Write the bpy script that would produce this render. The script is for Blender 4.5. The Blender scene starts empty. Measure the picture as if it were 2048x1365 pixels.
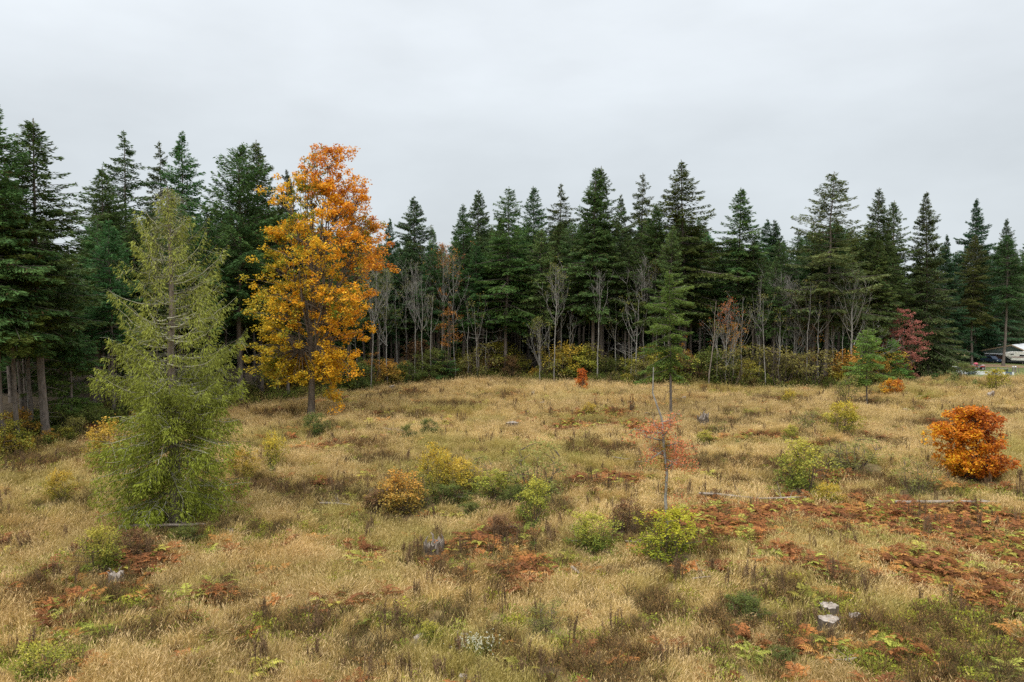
import bpy, math, random
import numpy as np
from mathutils import Vector

# ------------------------------------------------------------------ camera, sky, sun, exposure
scene = bpy.context.scene
FPX, CX, CY, HORIZ, CAMH = 1577.0, 1024.0, 682.5, 600.0, 13.0      # focal length and horizon in pixels of the 2048 wide photograph
PITCH = math.atan((CY - HORIZ) / FPX)
cam_d = bpy.data.cameras.new('camera'); cam = bpy.data.objects.new('camera', cam_d)
scene.collection.objects.link(cam); scene.camera = cam
cam_d.sensor_width = 36.0; cam_d.lens = FPX / 2048.0 * 36.0
cam_d.clip_start = 0.5; cam_d.clip_end = 6000.0
cam.location = (0, 0, CAMH); cam.rotation_euler = (math.pi / 2 - PITCH, 0, 0)

SUN_EL, SUN_AZ = math.radians(52), math.radians(205)                # azimuth clockwise from +Y: behind the camera, a little to the left
world = bpy.data.worlds.new('World'); scene.world = world; world.use_nodes = True
wn, wl = world.node_tree.nodes, world.node_tree.links
wn.clear()
w_out = wn.new('ShaderNodeOutputWorld'); w_bg = wn.new('ShaderNodeBackground'); w_bg2 = wn.new('ShaderNodeBackground'); w_add = wn.new('ShaderNodeAddShader')
sky = wn.new('ShaderNodeTexSky'); sky.sky_type = 'NISHITA'; sky.sun_disc = False
sky.sun_elevation = SUN_EL; sky.sun_rotation = SUN_AZ; sky.air_density = 1.0; sky.dust_density = 3.0
wl.new(sky.outputs[0], w_bg.inputs[0]); w_bg.inputs[1].default_value = 0.006
tc = wn.new('ShaderNodeTexCoord'); sp = wn.new('ShaderNodeSeparateXYZ'); wl.new(tc.outputs['Generated'], sp.inputs[0])
# overcast layer: brighter towards the zenith, soft cloud variation
mr = wn.new('ShaderNodeValToRGB'); mr.color_ramp.interpolation = 'EASE'
els = mr.color_ramp.elements
els[0].position = 0.0; els[0].color = (0.505, 0.548, 0.578, 1)
els[1].position = 1.0; els[1].color = (1.95, 1.98, 2.03, 1)
e = els.new(0.14); e.color = (0.54, 0.582, 0.612, 1)
e = els.new(0.34); e.color = (0.635, 0.675, 0.71, 1)
wl.new(sp.outputs[2], mr.inputs[0])
mp = wn.new('ShaderNodeMapping'); mp.inputs['Scale'].default_value = (1, 1, 2.6); wl.new(tc.outputs['Generated'], mp.inputs[0])
nz = wn.new('ShaderNodeTexNoise'); nz.inputs['Scale'].default_value = 2.6; nz.inputs['Detail'].default_value = 5; nz.inputs['Roughness'].default_value = 0.52
wl.new(mp.outputs[0], nz.inputs[0])
cr = wn.new('ShaderNodeMapRange'); cr.inputs[1].default_value = 0.3; cr.inputs[2].default_value = 0.7; cr.inputs[3].default_value = 0.91; cr.inputs[4].default_value = 1.10
wl.new(nz.outputs[0], cr.inputs[0])
mx = wn.new('ShaderNodeMix'); mx.data_type = 'RGBA'; mx.blend_type = 'MULTIPLY'; mx.inputs[0].default_value = 1.0
wl.new(mr.outputs[0], mx.inputs[6]); wl.new(cr.outputs[0], mx.inputs[7])
wl.new(mx.outputs[2], w_bg2.inputs[0]); w_bg2.inputs[1].default_value = 1.0
wl.new(w_bg.outputs[0], w_add.inputs[0]); wl.new(w_bg2.outputs[0], w_add.inputs[1]); wl.new(w_add.outputs[0], w_out.inputs[0])

sun_d = bpy.data.lights.new('sun', 'SUN'); sun = bpy.data.objects.new('sun', sun_d); scene.collection.objects.link(sun)
sun_d.energy = 1.5; sun_d.angle = math.radians(40); sun_d.color = (1.0, 0.96, 0.90)
sdir = Vector((math.sin(SUN_AZ) * math.cos(SUN_EL), math.cos(SUN_AZ) * math.cos(SUN_EL), math.sin(SUN_EL)))
sun.rotation_euler = sdir.to_track_quat('Z', 'Y').to_euler(); sun.location = (0, -40, 80)

vs = scene.view_settings
vs.view_transform = 'Standard'; vs.look = 'None'; vs.gamma = 1.0; vs.exposure = 0.34; vs.use_curve_mapping = False
scene.cycles.max_bounces = 6; scene.cycles.diffuse_bounces = 3; scene.cycles.transmission_bounces = 4; scene.cycles.transparent_max_bounces = 4
scene.cycles.use_denoising = False

# ------------------------------------------------------------------ helpers
RNG = np.random.default_rng(7)
C = scene.collection

def tz(x, y):
    """height of the clearing's ground"""
    x = np.asarray(x, float); y = np.asarray(y, float)
    f = np.clip((420 - np.abs(y)) / 200.0, 0, 1) * np.clip((320 - np.abs(x)) / 150.0, 0, 1)
    z = 0.30 * np.sin(x * 0.085 + 1.3) * np.sin(y * 0.071 + 0.4) + 0.16 * np.sin(x * 0.21 + y * 0.13) + 0.10 * np.sin(x * 0.37 - y * 0.31 + 2.0)
    z = z + 0.06 * np.sin(x * 0.9 + 0.7 * y) * np.sin(y * 0.8 - 0.4 * x)
    return z * f

def ray(px, py):
    u, v = (px - CX) / FPX, (CY - py) / FPX
    return np.array([u, math.cos(PITCH) + v * math.sin(PITCH), v * math.cos(PITCH) - math.sin(PITCH)])

def at(px, py):
    """where the ray of a photograph pixel meets the ground"""
    d = ray(px, py); z = 0.0
    for _ in range(6):
        t = (z - CAMH) / d[2]; z = float(tz(d[0] * t, d[1] * t))
    return Vector((d[0] * t, d[1] * t, z))

def height_at(px, py, P):
    """height above the ground at P of something whose tip shows at pixel row py"""
    d = ray(px, py); return CAMH + d[2] / d[1] * P.y - P.z

def mpp(P):
    return P.y / FPX

def vnoise(x, y, scale, seed=0):
    x = np.asarray(x, float) / scale; y = np.asarray(y, float) / scale
    xi = np.floor(x).astype(np.int64); yi = np.floor(y).astype(np.int64); xf = x - xi; yf = y - yi
    def h(a, b):
        n = (a * 374761393 + b * 668265263 + seed * 982451653) & 0x7fffffff
        n = ((n ^ (n >> 13)) * 1274126177) & 0x7fffffff
        return ((n ^ (n >> 16)) & 0xffff) / 65535.0
    u = xf * xf * (3 - 2 * xf); v = yf * yf * (3 - 2 * yf)
    return (h(xi, yi) * (1 - u) + h(xi + 1, yi) * u) * (1 - v) + (h(xi, yi + 1) * (1 - u) + h(xi + 1, yi + 1) * u) * v

def fbm(x, y, scale, seed=0, octv=3):
    s = 0; a = 1; t = 0
    for i in range(octv):
        s = s + a * vnoise(x, y, scale / 2 ** i, seed + i * 17); t += a; a *= 0.55
    return s / t

def norm(v):
    return v / np.maximum(np.linalg.norm(v, axis=-1, keepdims=True), 1e-9)

def mk_mesh(name, V, quads=None, tris=None, col=None, smooth=False):
    V = np.asarray(V, np.float32); me = bpy.data.meshes.new(name)
    q = np.asarray(quads, np.int32).reshape(-1, 4) if quads is not None and len(quads) else np.zeros((0, 4), np.int32)
    t = np.asarray(tris, np.int32).reshape(-1, 3) if tris is not None and len(tris) else np.zeros((0, 3), np.int32)
    me.vertices.add(len(V)); me.vertices.foreach_set('co', V.ravel())
    li = np.concatenate([q.ravel(), t.ravel()]); me.loops.add(len(li)); me.loops.foreach_set('vertex_index', li)
    starts = np.concatenate([np.arange(len(q)) * 4, len(q) * 4 + np.arange(len(t)) * 3]).astype(np.int32)
    me.polygons.add(len(q) + len(t)); me.polygons.foreach_set('loop_start', starts)
    me.polygons.foreach_set('use_smooth', np.full(len(q) + len(t), smooth))
    if col is not None:
        a = me.color_attributes.new('Col', 'FLOAT_COLOR', 'POINT')
        c = np.ones((len(V), 4), np.float32); c[:, :3] = col; a.data.foreach_set('color', c.ravel())
    me.update(calc_edges=True); me.validate()
    return me

class MB:
    """collects geometry for one mesh"""
    def __init__(s): s.V = []; s.Q = []; s.T = []; s.C = []; s.n = 0
    def add(s, V, Q=None, T=None, col=None):
        V = np.asarray(V, np.float32); s.V.append(V)
        if Q is not None and len(Q): s.Q.append(np.asarray(Q) + s.n)
        if T is not None and len(T): s.T.append(np.asarray(T) + s.n)
        c = np.ones((len(V), 3), np.float32)
        if col is not None: c[:] = col
        s.C.append(c); s.n += len(V)
    def box(s, x0, x1, y0, y1, z0, z1):
        V = [(x0,y0,z0),(x1,y0,z0),(x1,y1,z0),(x0,y1,z0),(x0,y0,z1),(x1,y0,z1),(x1,y1,z1),(x0,y1,z1)]
        s.add(V, [(3,2,1,0),(4,5,6,7),(0,1,5,4),(1,2,6,5),(2,3,7,6),(3,0,4,7)]); return s
    def prism(s, poly, y0, y1):
        """polygon in x,z pushed along y"""
        n = len(poly); V = [(x, y0, z) for x, z in poly] + [(x, y1, z) for x, z in poly]
        T = [(0, i, i + 1) for i in range(1, n - 1)] + [(n, n + i + 1, n + i) for i in range(1, n - 1)]
        Q = [(i, i + n, (i + 1) % n + n, (i + 1) % n) for i in range(n)]
        s.add(V, Q, T); return s
    def tube(s, P, R, sides=5, col=None, caps=False):
        P = np.asarray(P, float); R = np.asarray(R, float); n = len(P)
        T = norm(np.gradient(P, axis=0)); up = np.array([0.0, 0, 1]) if abs(T[0][2]) < 0.9 else np.array([1.0, 0, 0])
        A = norm(np.cross(T, up)); B = np.cross(T, A)
        ang = np.linspace(0, 2 * math.pi, sides, endpoint=False)
        V = P[:, None, :] + R[:, None, None] * (np.cos(ang)[None, :, None] * A[:, None, :] + np.sin(ang)[None, :, None] * B[:, None, :])
        i = np.arange(n - 1)[:, None] * sides; j = np.arange(sides)[None, :]; k = (j + 1) % sides
        Q = np.stack([i + j, i + k, i + sides + k, i + sides + j], -1).reshape(-1, 4)
        T3 = []
        if caps:
            o = (n - 1) * sides
            T3 = [(0, a + 1, a) for a in range(1, sides - 1)] + [(o, o + a, o + a + 1) for a in range(1, sides - 1)]
        s.add(V.reshape(-1, 3), Q, T3, col); return s
    def kites(s, P, D, W, L, wid, col, belly=0.45):
        """leaf shaped faces: base P, direction D, width direction W"""
        N = len(P); L = np.asarray(L)[:, None]; wd = np.asarray(wid)[:, None] * 0.5
        V = np.empty((N, 4, 3), np.float32)
        V[:, 0] = P; V[:, 1] = P + D * L * belly + W * wd; V[:, 2] = P + D * L; V[:, 3] = P + D * L * belly - W * wd
        Q = np.arange(N * 4).reshape(N, 4)
        s.add(V.reshape(-1, 3), Q, None, np.repeat(np.asarray(col, np.float32), 4, axis=0)); return s
    def mesh(s, name, smooth=False, color=True):
        V = np.concatenate(s.V); Q = np.concatenate([np.asarray(q).reshape(-1, 4) for q in s.Q]) if s.Q else None
        T = np.concatenate([np.asarray(t).reshape(-1, 3) for t in s.T]) if s.T else None
        return mk_mesh(name, V, Q, T, np.concatenate(s.C) if color else None, smooth)

def obj(name, me, mat=None, parent=None):
    if isinstance(me, MB): me = me.mesh(name)
    if mat is not None and not me.materials: me.materials.append(mat)
    o = bpy.data.objects.new(name, me); C.objects.link(o)
    if parent is not None: o.parent = parent
    return o

def tag(o, label, cat=None, group=None, kind=None):
    if label: o['label'] = label
    if cat: o['category'] = cat
    if group: o['group'] = group
    if kind: o['kind'] = kind
    return o

def thing(name, label, cat, loc=(0, 0, 0), rz=0.0, group=None, scale=(1, 1, 1)):
    o = bpy.data.objects.new(name, None); C.objects.link(o); o.empty_display_size = 0.3
    o.location = loc; o.rotation_euler = (0, 0, rz); o.scale = scale
    return tag(o, label, cat, group)

# ------------------------------------------------------------------ materials
def new_mat(name):
    m = bpy.data.materials.new(name); m.use_nodes = True; nt = m.node_tree; nt.nodes.clear()
    return m, nt.nodes, nt.links

def leaf_mat(name, trans=0.25, rough=0.65, instanced=False, spec=0.15, vary=0.12):
    m, N, L = new_mat(name)
    out = N.new('ShaderNodeOutputMaterial'); p = N.new('ShaderNodeBsdfPrincipled'); t = N.new('ShaderNodeBsdfTranslucent'); mix = N.new('ShaderNodeMixShader')
    a = N.new('ShaderNodeAttribute'); a.attribute_name = 'Col'
    colr = a.outputs['Color']
    if instanced:
        b = N.new('ShaderNodeAttribute'); b.attribute_type = 'INSTANCER'; b.attribute_name = 'tint'
        mu = N.new('ShaderNodeMix'); mu.data_type = 'RGBA'; mu.blend_type = 'MULTIPLY'; mu.inputs[0].default_value = 1
        L.new(colr, mu.inputs[6]); L.new(b.outputs['Color'], mu.inputs[7]); colr = mu.outputs[2]
    else:
        oi = N.new('ShaderNodeObjectInfo'); hs = N.new('ShaderNodeHueSaturation')
        r1 = N.new('ShaderNodeMapRange'); r1.inputs[3].default_value = 1 - vary; r1.inputs[4].default_value = 1 + vary
        r2 = N.new('ShaderNodeMapRange'); r2.inputs[3].default_value = 0.5 - vary * 0.13; r2.inputs[4].default_value = 0.5 + vary * 0.13
        mlt = N.new('ShaderNodeMath'); mlt.operation = 'MULTIPLY'; mlt.inputs[1].default_value = 7.31
        fr = N.new('ShaderNodeMath'); fr.operation = 'FRACT'
        L.new(oi.outputs['Random'], r1.inputs[0]); L.new(oi.outputs['Random'], mlt.inputs[0]); L.new(mlt.outputs[0], fr.inputs[0]); L.new(fr.outputs[0], r2.inputs[0])
        L.new(r1.outputs[0], hs.inputs['Value']); L.new(r2.outputs[0], hs.inputs['Hue']); L.new(colr, hs.inputs['Color']); colr = hs.outputs[0]
    L.new(colr, p.inputs['Base Color']); L.new(colr, t.inputs[0])
    p.inputs['Roughness'].default_value = rough; p.inputs['Specular IOR Level'].default_value = spec
    mix.inputs[0].default_value = trans
    L.new(p.outputs[0], mix.inputs[1]); L.new(t.outputs[0], mix.inputs[2]); L.new(mix.outputs[0], out.inputs[0])
    return m

def rough_mat(name, c1, c2, scale=4.0, stretch=(1, 1, 1), rough=0.85, bump=0.3, detail=5, c3=None, metallic=0.0, use_col=False):
    m, N, L = new_mat(name)
    out = N.new('ShaderNodeOutputMaterial'); p = N.new('ShaderNodeBsdfPrincipled'); L.new(p.outputs[0], out.inputs[0])
    tcn = N.new('ShaderNodeTexCoord'); mpn = N.new('ShaderNodeMapping'); mpn.inputs['Scale'].default_value = stretch
    nzn = N.new('ShaderNodeTexNoise'); nzn.inputs['Scale'].default_value = scale; nzn.inputs['Detail'].default_value = detail; nzn.inputs['Roughness'].default_value = 0.65
    L.new(tcn.outputs['Object'], mpn.inputs[0]); L.new(mpn.outputs[0], nzn.inputs[0])
    rp = N.new('ShaderNodeValToRGB'); rp.color_ramp.elements[0].position = 0.32; rp.color_ramp.elements[1].position = 0.68
    rp.color_ramp.elements[0].color = (*c1, 1); rp.color_ramp.elements[1].color = (*c2, 1)
    if c3: e = rp.color_ramp.elements.new(0.82); e.color = (*c3, 1)
    L.new(nzn.outputs[0], rp.inputs[0]); colr = rp.outputs[0]
    if use_col:
        a = N.new('ShaderNodeAttribute'); a.attribute_name = 'Col'
        mu = N.new('ShaderNodeMix'); mu.data_type = 'RGBA'; mu.blend_type = 'MULTIPLY'; mu.inputs[0].default_value = 1
        L.new(colr, mu.inputs[6]); L.new(a.outputs['Color'], mu.inputs[7]); colr = mu.outputs[2]
    L.new(colr, p.inputs['Base Color'])
    p.inputs['Roughness'].default_value = rough; p.inputs['Metallic'].default_value = metallic; p.inputs['Specular IOR Level'].default_value = 0.25
    if bump:
        b = N.new('ShaderNodeBump'); b.inputs['Strength'].default_value = bump; b.inputs['Distance'].default_value = 0.05
        L.new(nzn.outputs[0], b.inputs['Height']); L.new(b.outputs[0], p.inputs['Normal'])
    return m

M = {}
M['needles'] = leaf_mat('conifer_needles', 0.28, 0.7, vary=0.28)
M['cedar'] = leaf_mat('cedar_sprays', 0.25, 0.7, vary=0.05)
M['leaves'] = leaf_mat('broad_leaves', 0.35, 0.6, vary=0.10)
M['scatter'] = leaf_mat('meadow_plants', 0.18, 0.75, instanced=True, spec=0.08)
M['bark'] = rough_mat('fir_bark', (0.075, 0.062, 0.050), (0.21, 0.175, 0.145), 5, (1, 1, 0.25), 0.9, 0.6, c3=(0.26, 0.245, 0.205))
M['bark_red'] = rough_mat('cedar_bark', (0.10, 0.075, 0.055), (0.24, 0.20, 0.16), 5, (1, 1, 0.2), 0.9, 0.6, c3=(0.28, 0.26, 0.22))
M['alder'] = rough_mat('alder_bark', (0.13, 0.12, 0.105), (0.34, 0.325, 0.285), 3, (1, 1, 0.5), 0.85, 0.3, c3=(0.22, 0.24, 0.17))
M['twig'] = rough_mat('shrub_twigs', (0.07, 0.05, 0.035), (0.16, 0.12, 0.09), 6, (1, 1, 1), 0.9, 0.2)
M['maplebark'] = rough_mat('maple_bark', (0.07, 0.055, 0.04), (0.19, 0.155, 0.12), 4, (1, 1, 0.3), 0.9, 0.6, c3=(0.12, 0.13, 0.06))
M['deadwood'] = rough_mat('weathered_wood', (0.10, 0.078, 0.058), (0.31, 0.26, 0.21), 6, (1, 1, 0.4), 0.9, 0.5)
M['log'] = rough_mat('weathered_log_wood', (0.14, 0.11, 0.085), (0.38, 0.325, 0.265), 6, (0.3, 1, 1), 0.9, 0.5)
M['stumpbark'] = rough_mat('stump_bark', (0.035, 0.026, 0.018), (0.17, 0.135, 0.10), 6, (1, 1, 0.3), 0.9, 0.8)
M['cutwood'] = rough_mat('cut_wood', (0.14, 0.11, 0.085), (0.44, 0.38, 0.32), 4, (1, 1, 1), 0.85, 0.4)
# ------------------------------------------------------------------ the setting: ground, lawn
EDGE_PX = [(-500, 1010), (-200, 955), (0, 925), (100, 900), (300, 850), (480, 818), (560, 805), (640, 795), (760, 778), (900, 762), (1100, 768), (1300, 774), (1500, 780), (1700, 780), (1810, 768), (1845, 760), (1880, 760), (2500, 761)]
_e = [at(*p) for p in EDGE_PX]
EDGE_A = np.array([v.x / v.y for v in _e]); EDGE_Y = np.array([v.y for v in _e])
def edge_y(x, y):
    return np.interp(np.asarray(x) / np.maximum(np.asarray(y), 1.0), EDGE_A, EDGE_Y)
A_OPEN = (1842 - CX) / FPX                                            # right of this bearing the clearing opens to the yard

def patch(px, py, rx, ry):
    c = at(px, py); t, b = at(px, py - ry), at(px, py + ry)
    return (c.x, c.y, rx * mpp(c), max((t.y - b.y) / 2, 0.3))
P_BROWN = [patch(*p) for p in [(640,1000,95,32),(590,985,60,22),(800,1010,70,30),(1000,1092,60,32),(1045,1075,30,45),(890,1130,55,28),(740,925,55,10),(900,815,60,7),(790,792,60,6),(265,1100,60,40),(190,1205,85,32),(500,985,40,40),
    (1310,1215,50,22),(1500,1275,95,60),(1290,1268,60,20),(1560,945,70,22),(1720,965,60,32),(1490,930,60,16),(1480,832,60,8),(1640,852,60,10),(1850,852,60,9),(1300,1075,60,30),(1420,1118,70,22),(1690,1170,60,35),(1760,1290,150,60),
    (1960,1300,150,75),(1600,1250,60,55),(300,1265,95,25),(60,925,120,16),(100,1012,40,8),(610,1255,60,25),(760,1315,65,30),(1450,1315,80,35),(1150,1340,120,28),(870,1245,40,26),(1750,890,50,9),(720,890,60,8),(1060,1010,60,20),
    (1200,905,70,12),(1380,935,40,12),(1240,1300,40,20),(450,1215,50,16),(1480,855,50,7),(700,1290,50,20),(1360,905,60,9),(930,1100,40,16),(350,1010,130,22),(430,1065,90,14),(1140,980,40,10),(1900,905,40,12),(560,830,60,6),(780,835,70,6),
    (1010,795,50,4),(1560,800,60,4),(1730,812,60,5),(1950,830,60,6),(660,860,40,7),(1000,1180,30,16),(1010,1300,60,22)]]
P_FERN = [patch(*p) for p in [(1480,1045,110,26),(1600,1030,70,22),(1750,1052,110,36),(1900,1062,125,42),(2005,1120,85,60),(1870,1135,75,38),(1200,833,65,7),(1190,858,75,8),(1310,862,50,7),(1240,965,60,9),(1940,1180,110,32),(285,1128,55,26),(165,1212,40,16),
    (1050,1155,28,22),(1580,1122,45,16),(2080,1080,80,60),(1500,882,60,5),(725,1125,24,14),(640,905,40,5),(1640,960,40,9),(2120,1180,80,40),(960,1085,26,14),(1640,1140,40,16),(420,1200,30,12)]]
P_GREEN = [patch(*p) for p in [(60,938,90,14),(1800,1250,120,55),(1950,1235,80,40),(1850,1335,200,40),(150,1290,60,26),(60,1330,75,40),(950,1010,90,18),(575,1072,95,22),(1720,922,110,26),(1900,992,125,20),(1420,1080,60,36),(690,1075,40,24),(370,1080,45,12),
    (1560,1360,70,20),(1040,1255,50,22),(1200,1120,50,14),(1680,1230,60,30),(490,1250,40,14),(1090,985,70,14),(1420,870,30,7),(700,800,60,5),(1850,800,60,5),(1950,780,90,4),(1480,790,80,4),(1880,770,80,4),(560,880,40,8),(1100,1290,50,18),(800,1250,40,16)]]

def field(P, x, y, sharp=2.0):
    """0..1 closeness to the nearest patch, ragged by noise"""
    w = np.zeros(np.shape(x)); n = fbm(x, y, 2.2, 91) - 0.5
    for cx, cy, rx, ry in P:
        d = np.sqrt(((x - cx) / rx) ** 2 + ((y - cy) / ry) ** 2)
        w = np.maximum(w, np.clip((1.38 - d + n * 1.9) * sharp, 0, 1))
    return w

def graded(lo, hi, step, far):
    a = np.arange(lo, hi + step * 0.5, step); out = [hi + step * 1.6]
    while out[-1] < far: out.append(out[-1] + (out[-1] - hi) * 0.45 + step)
    o2 = [lo - step * 1.6]
    while o2[-1] > -far: o2.append(o2[-1] - (lo - o2[-1]) * 0.45 - step)
    return np.array(o2[::-1] + list(a) + out)
gx, gy = graded(-130, 150, 1.5, 3000), graded(10, 250, 1.5, 3000)
X, Y = np.meshgrid(gx, gy); Vg = np.stack([X, Y, tz(X, Y)], -1).reshape(-1, 3)
nx, ny = len(gx), len(gy); ii = (np.arange(ny - 1)[:, None] * nx + np.arange(nx - 1)[None, :]).ravel()
xs, ys = Vg[:, 0], Vg[:, 1]
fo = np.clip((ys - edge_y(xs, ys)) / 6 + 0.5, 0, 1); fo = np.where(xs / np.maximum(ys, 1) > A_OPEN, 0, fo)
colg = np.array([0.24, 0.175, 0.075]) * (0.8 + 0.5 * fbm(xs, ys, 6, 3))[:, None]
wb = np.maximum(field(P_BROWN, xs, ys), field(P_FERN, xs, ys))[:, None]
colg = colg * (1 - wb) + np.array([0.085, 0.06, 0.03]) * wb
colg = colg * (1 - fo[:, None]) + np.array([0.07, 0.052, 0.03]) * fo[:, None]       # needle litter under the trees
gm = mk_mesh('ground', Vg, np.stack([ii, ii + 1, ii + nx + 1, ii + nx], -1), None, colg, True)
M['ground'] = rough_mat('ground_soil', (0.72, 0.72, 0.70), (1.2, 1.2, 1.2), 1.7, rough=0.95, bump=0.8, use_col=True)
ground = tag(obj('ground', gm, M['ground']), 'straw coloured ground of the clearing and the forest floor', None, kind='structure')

def sheet(name, px_poly, mat, label, lift, n=36):
    P = [at(*p) for p in px_poly]; a, b, c, d = [np.array(v) for v in P]
    u = np.linspace(0, 1, n); U, W = np.meshgrid(u, u)
    G = (a[None, None] * (1 - U)[..., None] + b * U[..., None]) * (1 - W)[..., None] + (d * (1 - U)[..., None] + c * U[..., None]) * W[..., None]
    G = G.reshape(-1, 3); G[:, 2] = tz(G[:, 0], G[:, 1]) + lift
    k = (np.arange(n - 1)[:, None] * n + np.arange(n - 1)[None, :]).ravel()
    return tag(obj(name, mk_mesh(name, G, np.stack([k, k + 1, k + n + 1, k + n], -1), None, None, True), mat), label, None, kind='structure')
M['lawn'] = rough_mat('lawn_turf', (0.07, 0.10, 0.025), (0.15, 0.175, 0.05), 0.9, rough=0.95, bump=0.5, c3=(0.22, 0.14, 0.07))
M['dirt'] = rough_mat('bare_earth', (0.17, 0.105, 0.06), (0.27, 0.19, 0.10), 1.3, rough=0.95, bump=0.4, c3=(0.14, 0.14, 0.05))
sheet('lawn', [(1850, 759), (2300, 760), (2300, 712), (1850, 712)], M['lawn'], 'mown green lawn in front of the house', 0.04)
sheet('dirt_path', [(1850, 738), (2300, 740), (2300, 731), (1850, 731)], M['dirt'], 'bare brown strip of earth across the lawn', 0.07)

# ------------------------------------------------------------------ scattered ground cover (nobody could count it)
def scatter(name, label, cat, protos, pts, rot, scl, idx, tint):
    col = bpy.data.collections.new(name + '_source')
    for k, me in enumerate(protos):
        if not me.materials: me.materials.append(M['scatter'])
        col.objects.link(bpy.data.objects.new('%s_source_%02d' % (name, k), me))
    me = bpy.data.meshes.new(name); n = len(pts); me.vertices.add(n); me.vertices.foreach_set('co', np.asarray(pts, np.float32).ravel())
    def attr(nm, ty, key, arr):
        a = me.attributes.new(nm, ty, 'POINT'); a.data.foreach_set(key, np.ascontiguousarray(arr).ravel())
    attr('rot', 'FLOAT_VECTOR', 'vector', np.asarray(rot, np.float32)); attr('scl', 'FLOAT_VECTOR', 'vector', np.asarray(scl, np.float32))
    attr('idx', 'INT', 'value', np.asarray(idx, np.int32))
    t4 = np.ones((n, 4), np.float32); t4[:, :3] = tint; attr('tint', 'FLOAT_COLOR', 'color', t4)
    o = obj(name, me); tag(o, label, cat, kind='stuff')
    ng = bpy.data.node_groups.new(name + '_scatter', 'GeometryNodeTree')
    ng.interface.new_socket('Geometry', in_out='INPUT', socket_type='NodeSocketGeometry'); ng.interface.new_socket('Geometry', in_out='OUTPUT', socket_type='NodeSocketGeometry')
    gi, go = ng.nodes.new('NodeGroupInput'), ng.nodes.new('NodeGroupOutput'); ip = ng.nodes.new('GeometryNodeInstanceOnPoints')
    ci = ng.nodes.new('GeometryNodeCollectionInfo'); ci.inputs['Collection'].default_value = col; ci.inputs['Separate Children'].default_value = True; ci.inputs['Reset Children'].default_value = True
    def na(nm, ty):
        x = ng.nodes.new('GeometryNodeInputNamedAttribute'); x.data_type = ty; x.inputs['Name'].default_value = nm; return x.outputs['Attribute']
    ng.links.new(gi.outputs[0], ip.inputs['Points']); ng.links.new(ci.outputs[0], ip.inputs['Instance']); ip.inputs['Pick Instance'].default_value = True
    ng.links.new(na('idx', 'INT'), ip.inputs['Instance Index']); ng.links.new(na('rot', 'FLOAT_VECTOR'), ip.inputs['Rotation']); ng.links.new(na('scl', 'FLOAT_VECTOR'), ip.inputs['Scale'])
    ng.links.new(ip.outputs[0], go.inputs[0])
    o.modifiers.new('scatter', 'NODES').node_group = ng
    return o

def blades(mb, n, rad, h0, h1, w, lean, colA, colB, heads=0.0, rng=RNG, headcol=(0.62, 0.45, 0.22), wind=0.25, gold=0.0):
    """grass blades growing round the origin"""
    r = rad * np.sqrt(rng.random(n)); a = rng.random(n) * 6.283
    B = np.stack([r * np.cos(a), r * np.sin(a), np.full(n, -0.05)], -1)
    h = rng.uniform(h0, h1, n); la = rng.random(n) * 6.283; ln = rng.random(n) ** 1.2 * lean
    D = np.stack([np.cos(la) * ln + wind, np.sin(la) * ln, np.zeros(n)], -1)
    Mi = B + D * (h * 0.40)[:, None] + np.array([0, 0, 1]) * (h * 0.58)[:, None]
    Tp = B + D * (h * 1.15)[:, None] + np.array([0, 0, 1]) * (h * (1 - 0.12 * ln))[:, None]
    wa = rng.random(n) * 3.1416; Wd = np.stack([np.cos(wa), np.sin(wa), np.zeros(n)], -1) * (w * rng.uniform(0.6, 1.3, n))[:, None] * 0.5
    V = np.stack([B - Wd, B + Wd, Mi + Wd * 0.8, Mi - Wd * 0.8, Tp], 1).reshape(-1, 3); k = np.arange(n)[:, None] * 5
    t = rng.random(n)[:, None]; c = np.asarray(colA) * (1 - t) + np.asarray(colB) * t; c = c * rng.uniform(0.75, 1.25, n)[:, None]
    mb.add(V, k + np.array([[0, 1, 2, 3]]), k + np.array([[3, 2, 4]]), np.repeat(c, 5, 0))
    m = int(n * heads)
    if m:
        s = rng.choice(n, m, replace=False); d = norm(Tp[s] - Mi[s]); Wh = norm(np.cross(d, rng.normal(size=(m, 3))))
        mb.kites(Tp[s] - d * 0.04, norm(d + np.array([0.25, 0, -0.15])), Wh, rng.uniform(0.10, 0.22, m), np.full(m, 0.019), np.asarray(headcol) * rng.uniform(0.8, 1.25, m)[:, None])
    return mb

def leafy(mb, n, rad, h0, h1, size, colA, colB, rng=RNG, stems=6, up=0.3):
    """small leaves through a low dome with a few stems"""
    u = norm(rng.normal(size=(n, 3))); u[:, 2] = np.abs(u[:, 2]); q = rng.random(n) ** 0.45
    P = u * q[:, None] * np.array([rad, rad, h1]); P[:, 2] = np.maximum(P[:, 2], h0 * rng.random(n))
    D = norm(rng.normal(size=(n, 3)) * np.array([1, 1, 0.6]) + u * 0.5 + np.array([0, 0, up])); W = norm(np.cross(D, rng.normal(size=(n, 3)) * 0.6 + np.array([0, 0, 1.0])))
    L = size * rng.uniform(0.6, 1.4, n); t = rng.random(n)[:, None]
    mb.kites(P, D, W, L, L * 0.6, (np.asarray(colA) * (1 - t) + np.asarray(colB) * t) * rng.uniform(0.7, 1.3, n)[:, None])
    for _ in range(stems):
        a = rng.random() * 6.28; r = rad * rng.uniform(0.3, 0.9); z = h1 * rng.uniform(0.6, 1.1)
        mb.tube([(0, 0, -0.05), (math.cos(a) * r * 0.5, math.sin(a) * r * 0.5, z * 0.6), (math.cos(a) * r, math.sin(a) * r, z)], [0.012, 0.009, 0.004], 3, np.asarray((0.12, 0.085, 0.05)))
    return mb

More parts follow.
